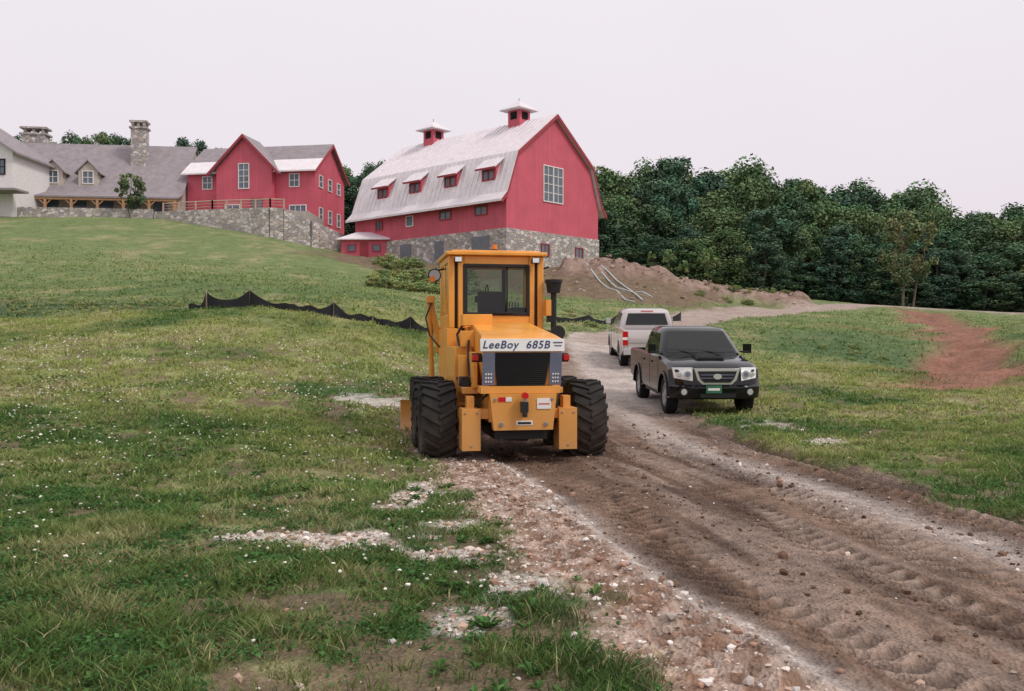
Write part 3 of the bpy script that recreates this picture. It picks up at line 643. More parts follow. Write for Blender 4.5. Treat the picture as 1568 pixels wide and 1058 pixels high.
def wall(name,pts,th):
    mb=MB()
    for (x0,y0,a0,b0),(x1,y1,a1,b1) in zip(pts[:-1],pts[1:]):
        d=Vector((x1-x0,y1-y0,0)).normalized();n=Vector((-d.y,d.x,0))*th/2
        P=[Vector((x0,y0,0)),Vector((x1,y1,0))];vs=[]
        for (p,z0,z1) in((P[0],a0,b0),(P[1],a1,b1)):
            for s in(-1,1):
                for z in(z0,z1): vs.append((p.x+s*n.x,p.y+s*n.y,z))
        mb.add(vs,[(0,1,3,2),(4,6,7,5),(0,4,5,1),(2,3,7,6),(1,5,7,3),(0,2,6,4)],MSTONE)
    return mb.obj(name)
wall('retaining_wall',[(-36.3,93,10,14.75),(-30,91.2,9,14.75),(-23.9,90,8,14.75),(-22.6,90.2,8,14.7),(-20.2,91,7,13.6),(-18.3,94.5,7,12.9),(-17.6,99,7,12.6)],.6)
wall('stone_wall',[(-66,90.2,12,15.2),(-52,91.2,12,15.05),(-45,92.2,12,15.05),(-36.6,92.9,12,15.0)],.5)
mb=MB();mb.prism([(-36.2,93.3),(-30,91.5),(-23.8,90.3),(-22.3,90.6),(-20.4,91.4),(-20.3,98.2),(-36,101)],2,13.0,14.6,M('terrace_paving',(.36,.33,.3),.9));mb.obj('terrace')
mb=MB();rp=[(-35.6,93.0),(-30,91.2),(-23.9,90.05),(-22.6,90.3)]
MPALE=M('weathered_rail',(.50,.36,.28),.8,var=.2,vs=6)
for (x0,y0),(x1,y1) in zip(rp[:-1],rp[1:]):
    n=max(1,int(math.hypot(x1-x0,y1-y0)/1.5))
    for z in(15.05,15.35,15.62): mb.cyl((x0,y0,z),(x1,y1,z),.06 if z>15.5 else .03,MPALE,n=6)
    for i in range(n+1):
        t=i/n;mb.bb(x0+(x1-x0)*t-.07,x0+(x1-x0)*t+.07,y0+(y1-y0)*t-.07,y0+(y1-y0)*t+.07,14.7,15.7,MPALE)
mb.obj('wooden_railing')

MFAB=M('black_fabric',(.018,.018,.022),.8,var=.3);MSTAKE=M('stake',(.36,.28,.2),.9)
def silt(name,st):
    mb=MB()
    for i,(x,y,h) in enumerate(st):
        z=gz(x,y);mb.box((x,y+.03,z+h/2),(.04,.04,h+.25),MSTAKE)
    for (x0,y0,h0),(x1,y1,h1) in zip(st[:-1],st[1:]):
        n=10;prev=None
        for i in range(n+1):
            t=i/n;x=x0+(x1-x0)*t;y=y0+(y1-y0)*t+.06*math.sin(t*9+x0);g=gz(x,y)
            sag=(h0*(1-t)+h1*t)-(.55*max(h0,h1))*4*t*(1-t)*.95
            hh=max(sag,.2+.05*math.sin(x*7));cur=((x,y,g-.08),(x,y-.02,g+hh))
            if prev: mb.add([prev[0],cur[0],cur[1],prev[1]],[(0,1,2,3)],MFAB)
            prev=cur
    return mb.obj(name)
silt('silt_fence',[(-11.6,32.6,.05),(-10.85,32.3,.6),(-9.2,32,.62),(-7.55,31.6,.25),(-6.1,31.2,.5),(-4.75,31,.25),(-3.45,31,.48),(-2.3,31.3,.25),(-1,32,.3),(.3,34,.25)])
silt('silt_fence',[(2.0,49,.5),(4.2,50,.42),(6,51,.6),(8.2,52.5,.42),(10.2,55,.55)])
MPVC=M('pvc_pipe',(.50,.60,.62),.4,var=.05);
for (x0,y0),(x1,y1) in [((6.2,75.5),(8.6,64)),((6.9,76),(9.4,65.5)),((7.4,75.4),(10.3,67))]:
    mb=MB();n=6
    for i in range(n):
        a=i/n;b=(i+1)/n;xa,ya,xb,yb=x0+(x1-x0)*a,y0+(y1-y0)*a,x0+(x1-x0)*b,y0+(y1-y0)*b
        mb.cyl((xa,ya,gz(xa,ya)+.08),(xb,yb,gz(xb,yb)+.08),.05,MPVC,n=8)
    mb.obj('drain_pipe')

# ------------------------------------------------------------------ vehicle materials
DUST=(.26,.19,.14)
MY=M('yellow_paint',(.82,.355,.055),.40,0,var=.13,vs=2.5,dirt=DUST,dz=(.1,1.5),coat=.2,ds=.9)
MBLK=M('black_plastic',(.018,.018,.02),.5,var=.2,spec=.35);MRUB=M('tyre_rubber',(.028,.027,.027),.85,var=.3,vs=6,bump=.3,dirt=(.18,.13,.10),dz=(-.5,.95),spec=.2)
MRUBV=M('car_tyre',(.018,.018,.019),.8,var=.2,bump=.2,spec=.2)
MSTEEL=M('steel',(.35,.35,.36),.35,.8);MCHR=M('chrome',(.85,.85,.87),.2,.6,var=.03)
MSIGN=M('white_decal',(.80,.80,.78),.45,var=.04);MBLUE=M('decal_ink',(.02,.04,.14),.5);MREDL=M('red_lens',(.55,.01,.012),.2,var=.05);MAMB=M('amber_lens',(.7,.2,.01),.2)
MGL=glass_mat('cab_glass');MSEAT=M('seat_vinyl',(.02,.022,.03),.6);MGREY=M('grey_panel',(.15,.17,.25),.5)
MGRILLE=bands('radiator_grille',(.014,.014,.016),2,.035,.3,.7)

# ------------------------------------------------------------------ motor grader
G=empty('motor_grader',(-.02,13.05,gz(0,13.6)-.01),(0,0,R(10)))
def ag_tyre(name,x,y,rad,w,side):
    mb=MB();hw=w/2
    mb.lathex([(rad*.5,-hw*.7),(rad*.62,-hw*.98),(rad*.85,-hw*1.0),(rad*.93,-hw*.88),(rad*.945,-hw*.4),(rad*.95,0),(rad*.945,hw*.4),(rad*.93,hw*.88),(rad*.85,hw*1.0),(rad*.62,hw*.98),(rad*.5,hw*.7)],(x,y,rad),MRUB,48)
    n=20
    for sd in(-1,1):
        for i in range(n):
            a0=2*math.pi*(i+(0 if sd<0 else .5))/n;th=.085;sk=-.26
            pts=[]
            for (xx,aa,r0,r1) in((-.04,0,.93,1.0),(.55,sk*.5,.93,1.0),(1.0,sk,.90,.985),(1.04,sk,.78,.90)):
                for s in(-1,1):
                    ang=a0+aa+s*th/2*(1.0 if xx<1 else 1.15)
                    for r in(r0,r1): pts.append((x+sd*xx*hw,y+rad*r*math.cos(ang),rad+rad*r*math.sin(ang)))
            fs=[]
            for k in range(3):
                b=k*4;fs+=[(b,b+4,b+5,b+1),(b+2,b+3,b+7,b+6),(b+1,b+5,b+7,b+3)]
            fs+=[(0,1,3,2),(12,14,15,13)]
            mb.add(pts,fs,MRUB)
    s=side
    mb.lathex([(rad*.52,s*hw*.75),(rad*.5,s*hw*.6),(rad*.46,s*hw*.35),(rad*.2,s*hw*.25),(rad*.18,s*hw*.5),(.001,s*hw*.5)],(x,y,rad),MY,32)
    mb.lathex([(rad*.52,-s*hw*.72),(rad*.46,-s*hw*.1),(.001,-s*hw*.1)],(x,y,rad),MY,32)
    for i in range(8):
        a=i*math.pi/4;mb.cyl((x+s*hw*.3,y+rad*.3*math.cos(a),rad+rad*.3*math.sin(a)),(x+s*hw*.38,y+rad*.3*math.cos(a),rad+rad*.3*math.sin(a)),.016,MSTEEL,n=6)
    mb.obj(name,G,smooth=40)
for s in(-1,1):
    ag_tyre('rear_wheel',s*1.06,0,.575,.47,s);ag_tyre('middle_wheel',s*1.06,1.42,.575,.47,s);ag_tyre('front_wheel',s*.90,5.35,.5,.36,s)
mb=MB()
for s in(-1,1):
    mb.prism([(-.25,.42),(1.67,.42),(1.72,.6),(1.5,.74),(-.1,.74),(-.3,.6)],0,s*.70-.09,s*.70+.09,MY)
    mb.cyl((s*.45,.7,.6),(s*.75,.7,.6),.14,MY,n=16)
    mb.cyl((s*.75,0,.575),(s*1.0,0,.575),.1,MBLK,n=12);mb.cyl((s*.75,1.42,.575),(s*1.0,1.42,.575),.1,MBLK,n=12)
mb.bb(-.5,.5,.3,1.1,.45,.75,MBLK)
mb.obj('tandem_drive',G,bevel=.02)
mb=MB() # rear frame & bumper
mb.prism([(-.40,.52),(.40,.52),(.45,1.0),(-.45,1.0)],1,-1.0,-.86,MY)
mb.bb(-.44,.44,-.86,1.9,.62,.98,MY);mb.bb(-.36,.36,-.8,1.5,.38,.618,MBLK)
mb.bb(-.56,.52,-.92,-.6,1.003,1.10,MY)
for s,x in((-1,-.68),(1,.64)):
    mb.bb(x-.125,x+.125,-.86,-.52,.24,.80,MY);mb.bb(min(x,s*.44),max(x,s*.44),-.80,-.58,.66,.79,MY)
    mb.bb(x-.05,x+.05,-.78,-.60,.80,.96,MY);mb.cyl((x-.08,-.862,.74),(x-.08,-.872,.74),.014,MSTEEL,n=6);mb.cyl((x+.08,-.862,.74),(x+.08,-.872,.74),.014,MSTEEL,n=6);mb.cyl((x,-.862,.30),(x,-.872,.30),.014,MSTEEL,n=6)
mb.bb(-.34,-.24,-1.008,-1.0,.90,.96,MREDL);mb.bb(-.24,-.16,-1.008,-1.0,.90,.96,MSIGN);mb.bb(.18,.37,-1.012,-1.0,.80,.94,MSIGN);mb.bb(.2,.35,-1.016,-1.012,.86,.875,MREDL)
mb.bb(-.10,.12,-1.008,-1.0,.585,.645,MSIGN);mb.bb(-.08,.10,-1.014,-1.008,.60,.63,MBLK)
mb.bb(-.045,.045,-1.12,-1.0,.76,.90,MBLK);mb.cyl((0,-1.1,.90),(0,-1.1,1.0),.03,MSTEEL,n=10);mb.cyl((0,-1.06,.985),(0,-1.14,.985),.045,MREDL,n=10);mb.cyl((0,-1.1,.70),(0,-1.1,.76),.035,MBLK,n=10)
for s in(-1,1):
    mb.cyl((s*.3,-1.02,.60),(s*.3,-.98,.60),.03,MSTEEL,n=8);mb.cyl((s*.38,-1.02,.93),(s*.38,-.98,.93),.022,MSTEEL,n=8)
mb.hose([(-.42,-.7,1.0),(-.55,-.75,.9),(-.60,-.7,.7),(-.5,-.6,.55)],.016,MBLK);mb.hose([(.42,-.7,1.0),(.5,-.78,.85),(.52,-.7,.62),(.4,-.6,.5)],.016,MBLK)
mb.hose([(-.4,-.5,.5),(-.2,-.75,.38),(.1,-.7,.36),(.35,-.5,.5)],.018,MBLK)
mb.obj('rear_frame',G,bevel=.012)
mb=MB() # engine hood, sloping rear
mb.add([(-.44,-.84,1.10),(.44,-.84,1.10),(.55,-.92,1.56),(-.55,-.92,1.56),(-.56,-.90,1.735),(.56,-.90,1.735),(.52,-.66,1.79),(-.52,-.66,1.79),(.46,.95,1.99),(-.46,.95,1.99),(.5,.95,1.0),(-.5,.95,1.0)],
 [(0,1,2,3),(3,2,5,4),(4,5,6,7),(7,6,8,9),(1,10,8,6,5,2),(0,3,4,7,9,11),(0,11,10,1),(8,10,11,9)],MY)
mb.obj('hood',G,bevel=.025,seg=3)
mb=MB()
mb.add([(-.34,-.865,1.10),(.32,-.865,1.10),(.385,-.938,1.55),(-.385,-.938,1.55)],[(0,1,2,3)],MGRILLE)
for i in range(17):
    t=i/16;mb.box((-.01*(1-t),-.875-.07*t,1.115+.425*t),(.63+.13*t,.02,.007),MBLK)
for s in(-1,1):
    mb.box((s*.455,-.906,1.33),(.165,.02,.44),MGREY,rot=(R(9),0,0));mb.box((s*.468,-.922,1.42),(.125,.012,.20),MSIGN,rot=(R(9),0,0))
    for k in range(5): mb.box((s*.468,-.936+.005*k,1.48-.03*k),(.09-.02*(k%2),.004,.008),MBLK,rot=(R(9),0,0))
    for a in(-.035,.0,.035): 
        for b in(0,.05,.1): mb.box((s*.455+a,-.892-b*.15,1.16+b),(.02,.012,.022),MSIGN,rot=(R(9),0,0))
mb.box((0,-.925,1.648),(1.14,.03,.168),MSIGN,rot=(R(-6),0,0))
mb.obj('radiator_panel',G,bevel=.004)
def text(name,s,size,loc,rot,m,parent,ext=.002,shear=.0):
    c=bpy.data.curves.new(name,'FONT');c.body=s;c.size=size;c.extrude=ext;c.align_x='CENTER';c.align_y='CENTER';c.shear=shear;c.offset=.0018;c.space_character=1.12
    c.materials.append(m);o=bpy.data.objects.new(name,c);COL.objects.link(o);o.location=loc;o.rotation_euler=rot;o.parent=parent;return o
text('lettering','LeeBoy  685B',.145,(-.09,-.943,1.65),(R(84),0,0),MBLUE,G,shear=.25)
mb=MB()
for k in range(2): mb.box((.48,-.944,1.685-.045*k),(.13-.03*k,.004,.012),MBLUE,rot=(R(-6),0,0))
mb.box((0,-.939,1.575),(1.06,.004,.010),MBLUE,rot=(R(-6),0,0))
mb.obj('small_print',G)
mb=MB() # body sides, tanks, steps
mb.bb(-.78,-.52,.25,1.25,.82,1.62,MY);mb.bb(.5,.76,.25,1.25,.82,1.5,MY)
mb.bb(-.62,-.18,.55,.92,1.93,2.1,MY);mb.bb(-.78,-.55,1.3,2.6,.9,1.9,MY);mb.bb(.55,.76,1.3,2.6,.9,1.9,MY)
mb.bb(-.5,.5,.95,2.8,.9,1.92,MY)
mb.cyl((-.66,.1,.9),(-.66,.1,1.5),.085,MY,n=14);mb.bb(-.74,-.52,-.35,.2,.97,1.06,MY);mb.bb(-.60,-.54,-.45,.0,1.06,1.55,MY)
mb.bb(-.74,-.62,-.2,.1,1.06,1.2,MBLK);mb.bb(.56,.66,-.3,.0,1.06,1.4,MY);mb.bb(-.70,-.5,.2,.24,1.62,1.85,MY);mb.bb(.5,.7,-.3,.3,.97,1.05,MY)
for z in(.62,.82): mb.bb(-.86,-.6,1.9,2.3,z,z+.03,MBLK)
mb.hose([(-.57,-.2,1.1),(-.62,-.1,1.3),(-.60,.1,1.6),(-.56,.3,1.8)],.018,MBLK);mb.hose([(-.6,-.25,1.12),(-.7,0,1.0),(-.75,.3,1.2),(-.75,.9,1.3)],.016,MBLK);mb.hose([(.55,-.3,1.12),(.66,.1,1.05),(.68,.5,1.3)],.018,MBLK);mb.hose([(-.55,.9,2.0),(-.68,.8,1.8),(-.66,.5,1.5)],.02,MBLK)
mb.bb(.58,.66,-.86,-.80,1.44,1.52,MREDL);mb.bb(.5,.66,-.80,-.74,1.42,1.54,MBLK);mb.bb(-.66,-.58,-.86,-.80,1.44,1.52,MREDL);mb.bb(-.66,-.5,-.80,-.74,1.42,1.54,MBLK)
mb.obj('body_sides',G,bevel=.015)
mb=MB();x0,x1,y0,y1=-.76,.76,1.3,2.65
for x in(x0,x1):
    s=1 if x>0 else -1
    mb.bb(min(x,x-s*.10),max(x,x-s*.10),y0,y0+.1,1.9,3.04,MY);mb.bb(min(x,x-s*.08),max(x,x-s*.08),y1-.08,y1,1.9,3.04,MY)
    mb.bb(min(x-s*.15,x-s*.24),max(x-s*.15,x-s*.24),y0-.02,y0+.08,1.9,3.04,MY)
    mb.bb(min(x-s*.10,x-s*.15),max(x-s*.10,x-s*.15),y0+.03,y0+.08,1.9,3.04,MBLK)
    mb.bb(min(x,x-s*.06),max(x,x-s*.06),y0+.1,y1-.08,1.9,2.12,MY);mb.bb(min(x,x-s*.06),max(x,x-s*.06),y0+.1,y1-.08,2.93,3.04,MY)
    mb.bb(min(x,x-s*.05),max(x,x-s*.05),y0+.62,y0+.68,2.12,2.93,MY)
mb.bb(x0+.24,x1-.24,y0-.015,y0+.075,1.9,2.12,MY);mb.bb(x0+.24,x1-.24,y0-.015,y0+.075,2.9,3.04,MY)
mb.bb(x0+.08,x1-.08,y1-.07,y1,1.9,2.05,MY);mb.bb(x0+.08,x1-.08,y1-.07,y1,2.93,3.04,MY)
mb.bb(x0+.06,x1-.06,y0+.09,y1-.07,1.88,1.93,MBLK)
mb.obj('cab_frame',G,bevel=.015)
mb=MB();mb.bb(-.80,.80,1.2,2.8,3.04,3.10,MY);mb.bb(-.7,.7,1.3,2.7,3.10,3.13,MY);mb.obj('cab_roof',G,bevel=.02,seg=3)
mb=MB()
a,b,c,d=-.50,.50,2.12,2.9
for q in((a-.03,a+.025,c-.02,d+.0),(b-.025,b+.03,c-.02,d+.0),(a,b,c-.02,c+.03),(a,b,d-.035,d+.012),): mb.bb(q[0],q[1],y0-.03,y0+.03,q[2],q[3],MBLK)
mb.bb(.16,.185,y0+.0,y0+.02,2.14,2.88,MBLK);mb.bb(-.05,.25,y0-.06,y0-.035,2.13,2.16,MBLK)
mb.obj('window_seal',G,bevel=.006)
mb=MB();mb.poly([(a,y0+.05,c),(b,y0+.05,c),(b,y0+.05,d),(a,y0+.05,d)],MGL);mb.poly([(-.68,y1-.03,2.05),(.68,y1-.03,2.05),(.68,y1-.03,2.93),(-.68,y1-.03,2.93)],MGL)
for x in(-.735,.735): mb.poly([(x,y0+.1,2.12),(x,y1-.08,2.12),(x,y1-.08,2.93),(x,y0+.1,2.93)],MGL)
mb.obj('cab_glass',G)
mb=MB();mb.bb(-.25,.16,1.75,2.1,2.0,2.14,MSEAT);mb.bb(-.24,.15,1.62,1.76,2.1,2.50,MSEAT)
mb.cyl((-.03,2.45,1.95),(-.03,2.25,2.4),.04,MBLK,n=10);mb.bb(-.2,.15,2.2,2.4,2.35,2.46,MBLK);mb.lathex([(.18,0),(.2,.0),(.2,.02)],(-.03,2.2,2.45),MBLK,20)
for i in range(6): mb.cyl((.25+.05*i,2.2,2.0),(.25+.05*i,2.12,2.35),.012,MBLK,n=6)
mb.bb(.3,.36,2.55,2.62,2.1,2.93,MBLK);mb.bb(-.36,-.30,2.55,2.62,2.1,2.93,MBLK);mb.bb(.34,.55,1.7,2.3,1.93,2.25,MBLK)
mb.obj('cab_interior',G,bevel=.03)
mb=MB()
mb.cyl((.0,1.5,3.13),(.0,1.5,3.16),.06,MBLK,n=16);mb.cyl((.0,1.5,3.16),(.0,1.5,3.24),.05,MAMB,.04,n=16)
for x in(-.62,.6): mb.box((x,1.17,2.965),(.12,.08,.09),MBLK);mb.box((x,1.126,2.965),(.1,.01,.07),MCHR);mb.box((x,1.18,3.0),(.14,.05,.03),MY)
mb.cyl((-.76,1.75,2.86),(-.93,1.55,2.82),.014,MBLK,n=8);mb.cyl((-.93,1.55,2.86),(-.93,1.55,2.6),.012,MBLK,n=8)
mb.cyl((-.955,1.54,2.74),(-.955,1.5,2.74),.105,MBLK,n=20);mb.cyl((-.955,1.5,2.74),(-.955,1.492,2.74),.085,MSTEEL,n=20);mb.cyl((-.99,1.52,2.68),(-.99,1.48,2.68),.05,MAMB,n=12)
mb.cyl((.76,1.7,2.86),(.9,1.55,2.9),.014,MBLK,n=8)
mb.obj('lamps_and_mirrors',G,smooth=40)
mb=MB()
mb.cyl((.90,1.2,1.75),(.90,1.2,2.5),.045,MBLK,n=12);mb.cyl((.90,1.2,2.46),(.90,1.2,2.62),.1,MBLK,.125,n=18);mb.cyl((.90,1.2,2.62),(.90,1.2,2.67),.14,MBLK,n=18)
mb.cyl((.72,1.0,1.75),(.98,1.0,1.75),.12,MBLK,n=18);mb.cyl((.86,.7,1.83),(.86,.76,1.83),.11,MBLK,n=18);mb.bb(.80,.88,1.15,1.28,2.0,2.35,MBLK)
mb.bb(.76,.84,1.1,1.3,2.1,2.35,MY);mb.bb(.74,.88,.8,1.2,1.45,1.65,MY)
mb.obj('exhaust_and_air_cleaner',G,smooth=40)
mb=MB()
mb.box((0,3.3,1.62),(.34,1.5,.34),MY,rot=(R(-14),0,0));mb.box((0,4.6,1.3),(.3,1.9,.3),MY,rot=(R(-12),0,0));mb.bb(-.22,.22,5.1,5.7,.55,1.2,MY);mb.bb(-.8,.8,5.25,5.45,.42,.6,MY)
mb.box((-.80,3.0,1.95),(.10,.14,1.0),MY,rot=(0,R(-12),0));mb.box((.80,3.0,1.9),(.10,.14,.9),MY,rot=(0,R(12),0));mb.bb(-.8,.8,2.92,3.08,1.5,1.68,MY)
mb.cyl((-.92,2.95,2.42),(-.86,3.05,1.0),.045,MY,n=12);mb.cyl((-.86,3.05,1.1),(-.86,3.1,.5),.028,MSTEEL,n=10);mb.cyl((.92,2.95,2.35),(.86,3.05,1.0),.045,MY,n=12);mb.cyl((.86,3.05,1.1),(.86,3.1,.5),.028,MSTEEL,n=10)
mb.box((-.9,2.9,2.42),(.14,.16,.12),MY);mb.hose([(-.88,2.85,2.38),(-1.0,2.7,2.1),(-.95,2.5,1.8),(-.8,2.3,1.6)],.016,MBLK)
mb.lathex([(.55,-.05),(.55,.05)],(0,3.4,.8),MY,24)
mb.obj('blade_lift_frame',G,bevel=.012)
mb=MB();pr=[(0.12*math.cos(a)-.1,.38+.30*math.sin(a)) for a in np.linspace(-1.25,1.25,9)]
pr=pr+[(p[0]-.03,p[1]) for p in pr[::-1]];mb.prism(pr,0,-1.50,1.5,MY);mb.bb(-1.50,1.5,-.1,-.07,.05,.12,MSTEEL);mb.bb(-.3,.3,-.35,-.05,.35,.7,MY);mb.obj('moldboard',G,bevel=.006,loc=(.1,3.25,0),rot=(0,0,R(-6)))

# ------------------------------------------------------------------ pickups
def pickup(name,loc,yaw,pitch,paint,sc,kind):
    E=empty(name,loc,(pitch,0,yaw),sc)
    def arc(cy,cz,r,a0,a1,n=11): return [(cy+r*math.cos(a),cz+r*math.sin(a)) for a in np.linspace(a0,a1,n)]
    FA,RA,WR=1.72,-1.52,.385
    prof=[(-2.6,.56,0),(-2.63,.8,0),(-2.62,1.17,1),(-2.60,1.2,1),(-2.53,1.2,1),(-2.52,1.2,2),(-.99,1.2,2),(-.97,1.2,1),(0,1.19,1),(1.2,1.185,1),(1.32,1.18,3),(1.8,1.15,3),(2.2,1.10,3),(2.42,1.04,3),(2.54,.96,4),(2.58,.80,4),(2.60,.66,4),(2.66,.62,4),(2.68,.5,4),(2.62,.38,4),(2.4,.36,0)]
    prof+=[(y,z,0) for y,z in arc(FA,WR,.455,-.03,math.pi+.03)]
    prof+=[(.9,.42,0),(-.7,.42,0)]+[(y,z,0) for y,z in arc(RA,WR,.455,-.03,math.pi+.03)]+[(-2.3,.5,0)]
    xs=[-.94,-.925,-.885,-.82,-.8,-.6,-.35,0,.35,.6,.8,.82,.885,.925,.94];vs=[];n=len(prof)
    for x in xs:
        q=abs(x)/.94
        for y,z,t in prof:
            yy,zz=y,z
            if t==2 and abs(x)<.81: zz=.72
            if t in(1,2) and q>.95: zz-=.03*(q-.95)/.05
            if t==3: zz-= .035*q**2+(.05 if q>.97 else (.015 if q>.93 else 0)); zz+= .012*(1 if q<.4 else 0)
            if y>1.9: yy-= .26*q**3.2*min(1,(y-1.9)/.6)
            if t==4 and q>.97: yy-=.03
            if y<-2.55 and q>.95: yy+=.04
            vs.append((x if z>.5 else x*.985,yy,zz))
    fs=[(i*n+j,i*n+(j+1)%n,(i+1)*n+(j+1)%n,(i+1)*n+j) for i in range(len(xs)-1) for j in range(n)]
    fs+=[tuple(range(n)),tuple(range((len(xs)-1)*n,len(xs)*n))[::-1]]
    mb=MB();mb.add(vs,fs,paint);mb.obj('body',E,smooth=38)
    mb=MB();mb.bb(-.72,.72,-2.5,2.3,.34,.9,MDARKIN);mb.bb(-.9,.9,-.6,.8,.33,.415,MBLK);mb.obj('underbody',E)
    def ring(z,yb,yf,hw,r=.1):
        return [(-hw,yb+r,z),(-hw+r*.6,yb,z),(hw-r*.6,yb,z),(hw,yb+r,z),(hw,yf-r*1.6,z),(hw-r*1.2,yf,z),(-hw+r*1.2,yf,z),(-hw,yf-r*1.6,z)]
    rs=[ring(1.17,-.95,1.27,.875),ring(1.30,-.94,1.12,.86),ring(1.66,-.86,.62,.745),ring(1.745,-.80,.42,.70),ring(1.785,-.62,.22,.60,.12),ring(1.795,-.3,0,.35)]
    vs=[p for r in rs for p in r];fs=[(i*8+j,i*8+(j+1)%8,(i+1)*8+(j+1)%8,(i+1)*8+j) for i in range(5) for j in range(8)]+[tuple(range(40,48))]
    mb=MB();mb.add(vs,fs,paint);mb.obj('cab',E,smooth=45)
    mb=MB()
    def panel(A,Bq,C,D,u0,u1,v0,v1,m,off=.012):
        A,Bq,C,D=map(Vector,(A,Bq,C,D));n=(Bq-A).cross(D-A).normalized()
        P=lambda u,v:(A*(1-u)+Bq*u)*(1-v)+(D*(1-u)+C*u)*v+n*off
        mb.add([P(u0,v0),P(u1,v0),P(u1,v1),P(u0,v1)],[(0,1,2,3)],m)
    G1=MVG
    f0=[(-.80,1.19,1.22),(.80,1.19,1.22),(.66,.56,1.70),(-.66,.56,1.70)]
    panel(Vector(f0[1]),Vector(f0[0]),Vector(f0[3]),Vector(f0[2]),.03,.97,.04,.96,G1,.02)
    panel((-.8,-.955,1.22),(.8,-.955,1.22),(.66,-.85,1.68),(-.66,-.85,1.68),.06,.94,.12,.92,G1,.02)
    for s in(-1,1):
        a=(s*.872,-.86,1.22);b=(s*.872,1.08,1.22);c=(s*.742,.52,1.67);d=(s*.742,-.78,1.67)
        if s<0: a,b,c,d=b,a,d,c
        if s>0: panel(a,b,c,d,.05,.44,.1,.95,G1);panel(a,b,c,d,.48,.93,.1,.95,G1)
        else: panel(a,b,c,d,.07,.52,.1,.95,G1);panel(a,b,c,d,.56,.95,.1,.95,G1)
    mb.obj('windows',E)
    mb=MB()
    for s in(-1,1):
        for y in(-.9,.12,1.12): mb.bb(s*.941-.002,s*.941+.002,y-.006,y+.006,.5,1.17,MBLK)
        for y in(-.72,.28): mb.bb(min(s*.94,s*.965),max(s*.94,s*.965),y,y+.16,1.0,1.035,paint)
        mb.bb(min(s*.9,s*1.1),max(s*.9,s*1.1),1.0,1.1,1.24,1.28,MBLK);mb.box((s*1.06,1.02,1.33),(.17,.09,.2),paint)
        mb.bb(s*1.06-.07,s*1.06+.07,.965,.974,1.25,1.41,MCHR)
        for cy in(FA,RA):
            o=[];i_=[]
            for a in np.linspace(.02,math.pi-.02,14):
                o.append((cy+.52*math.cos(a),WR+.52*math.sin(a)));i_.append((cy+.45*math.cos(a),WR+.45*math.sin(a)))
            mb.prism(o+i_[::-1],0,s*.93,s*.968,paint)
    mb.obj('trim',E,bevel=.006)
    for s in(-1,1):
        for cy,nm in((FA,'front_wheel'),(RA,'rear_wheel')):
            mb=MB();hw=.13;X=s*.80;r=WR
            mb.lathex([(r*.62,-hw*.8),(r*.8,-hw),(r*.95,-hw*.92),(r,-hw*.6),(r,hw*.6),(r*.95,hw*.92),(r*.8,hw),(r*.62,hw*.8)],(X,cy,r),MRUBV,40)
            for i in range(40):
                a=2*math.pi*i/40;mb.box((X+(.05 if i%2 else -.05),cy+r*math.cos(a),r+r*math.sin(a)),(.09,.035,.012),MRUBV,rot=(a+math.pi/2,0,0))
            mb.lathex([(r*.64,s*hw*.75),(r*.6,s*hw*.85),(r*.58,s*hw*.3),(.001,s*hw*.2)],(X,cy,r),MRIM,32)
            for i in range(6):
                a=i*math.pi/3;mb.box((X+s*hw*.62,cy+.115*math.cos(a),r+.115*math.sin(a)),(.03,.2,.07),MRIM,rot=(a,0,0))
            mb.cyl((X,cy,r),(X+s*hw*.85,cy,r),.055,MRIM,n=14);mb.obj(nm,E,smooth=40)
    mb=MB()
    if kind=='front':
        mb.prism([(-.30,.67),(.30,.67),(.40,.76),(.47,.99),(-.47,.99),(-.40,.76)],1,2.4,2.60,MCHR)
        mb.prism([(-.27,.71),(.27,.71),(.345,.785),(.40,.94),(-.40,.94),(-.345,.785)],1,2.5,2.615,MBLK)
        for z in(.80,.865): mb.bb(-.34,.34,2.615,2.625,z-.008,z+.008,MGREY)
        mb.prism([(.085*math.cos(a),.83+.055*math.sin(a)) for a in np.linspace(0,2*math.pi,17)[:-1]],1,2.615,2.64,MCHR)
        mb.bb(-.40,.40,2.55,2.70,.595,.628,MBLK);mb.bb(-.36,.36,2.6,2.695,.41,.49,MBLK)
        for s in(-1,1):
            q=[(s*.50,2.59,.74),(s*.85,2.41,.79),(s*.875,2.33,1.0),(s*.50,2.55,1.01)];r=[(x,y-.25,z) for x,y,z in q]
            mb.add(q+r,[(0,1,2,3),(0,4,5,1),(1,5,6,2),(2,6,7,3),(3,7,4,0)],MLENS)
            mb.cyl((s*.60,2.44,.87),(s*.60,2.57,.87),.085,MCHR,n=16);mb.cyl((s*.60,2.57,.87),(s*.60,2.575,.87),.05,MGREY,n=16);mb.cyl((s*.76,2.40,.87),(s*.76,2.485,.87),.05,MCHR,n=14)
            mb.add([(s*.865,2.39,.81),(s*.905,2.24,.83),(s*.91,2.22,.97),(s*.885,2.32,.98)],[(0,1,2,3)],MAMB)
            mb.cyl((s*.68,2.40,.52),(s*.68,2.62,.52),.06,MCHR,n=16);mb.cyl((s*.68,2.38,.52),(s*.68,2.61,.52),.085,MBLK,n=16)
        mb.bb(-.07,.25,2.70,2.71,.50,.66,MPLATE);mb.bb(-.03,.21,2.71,2.713,.555,.605,MSIGN)
        mb.prism([(1.5,1.175),(2.0,1.135),(2.0,1.15),(1.95,1.2),(1.55,1.2)],0,-.3,.3,paint);mb.bb(-.27,.27,2.0,2.004,1.145,1.185,MBLK)
        mb.cyl((-.5,1.25,1.24),(.05,1.12,1.29),.009,MBLK,n=6);mb.cyl((.1,1.25,1.24),(.62,1.10,1.30),.009,MBLK,n=6)
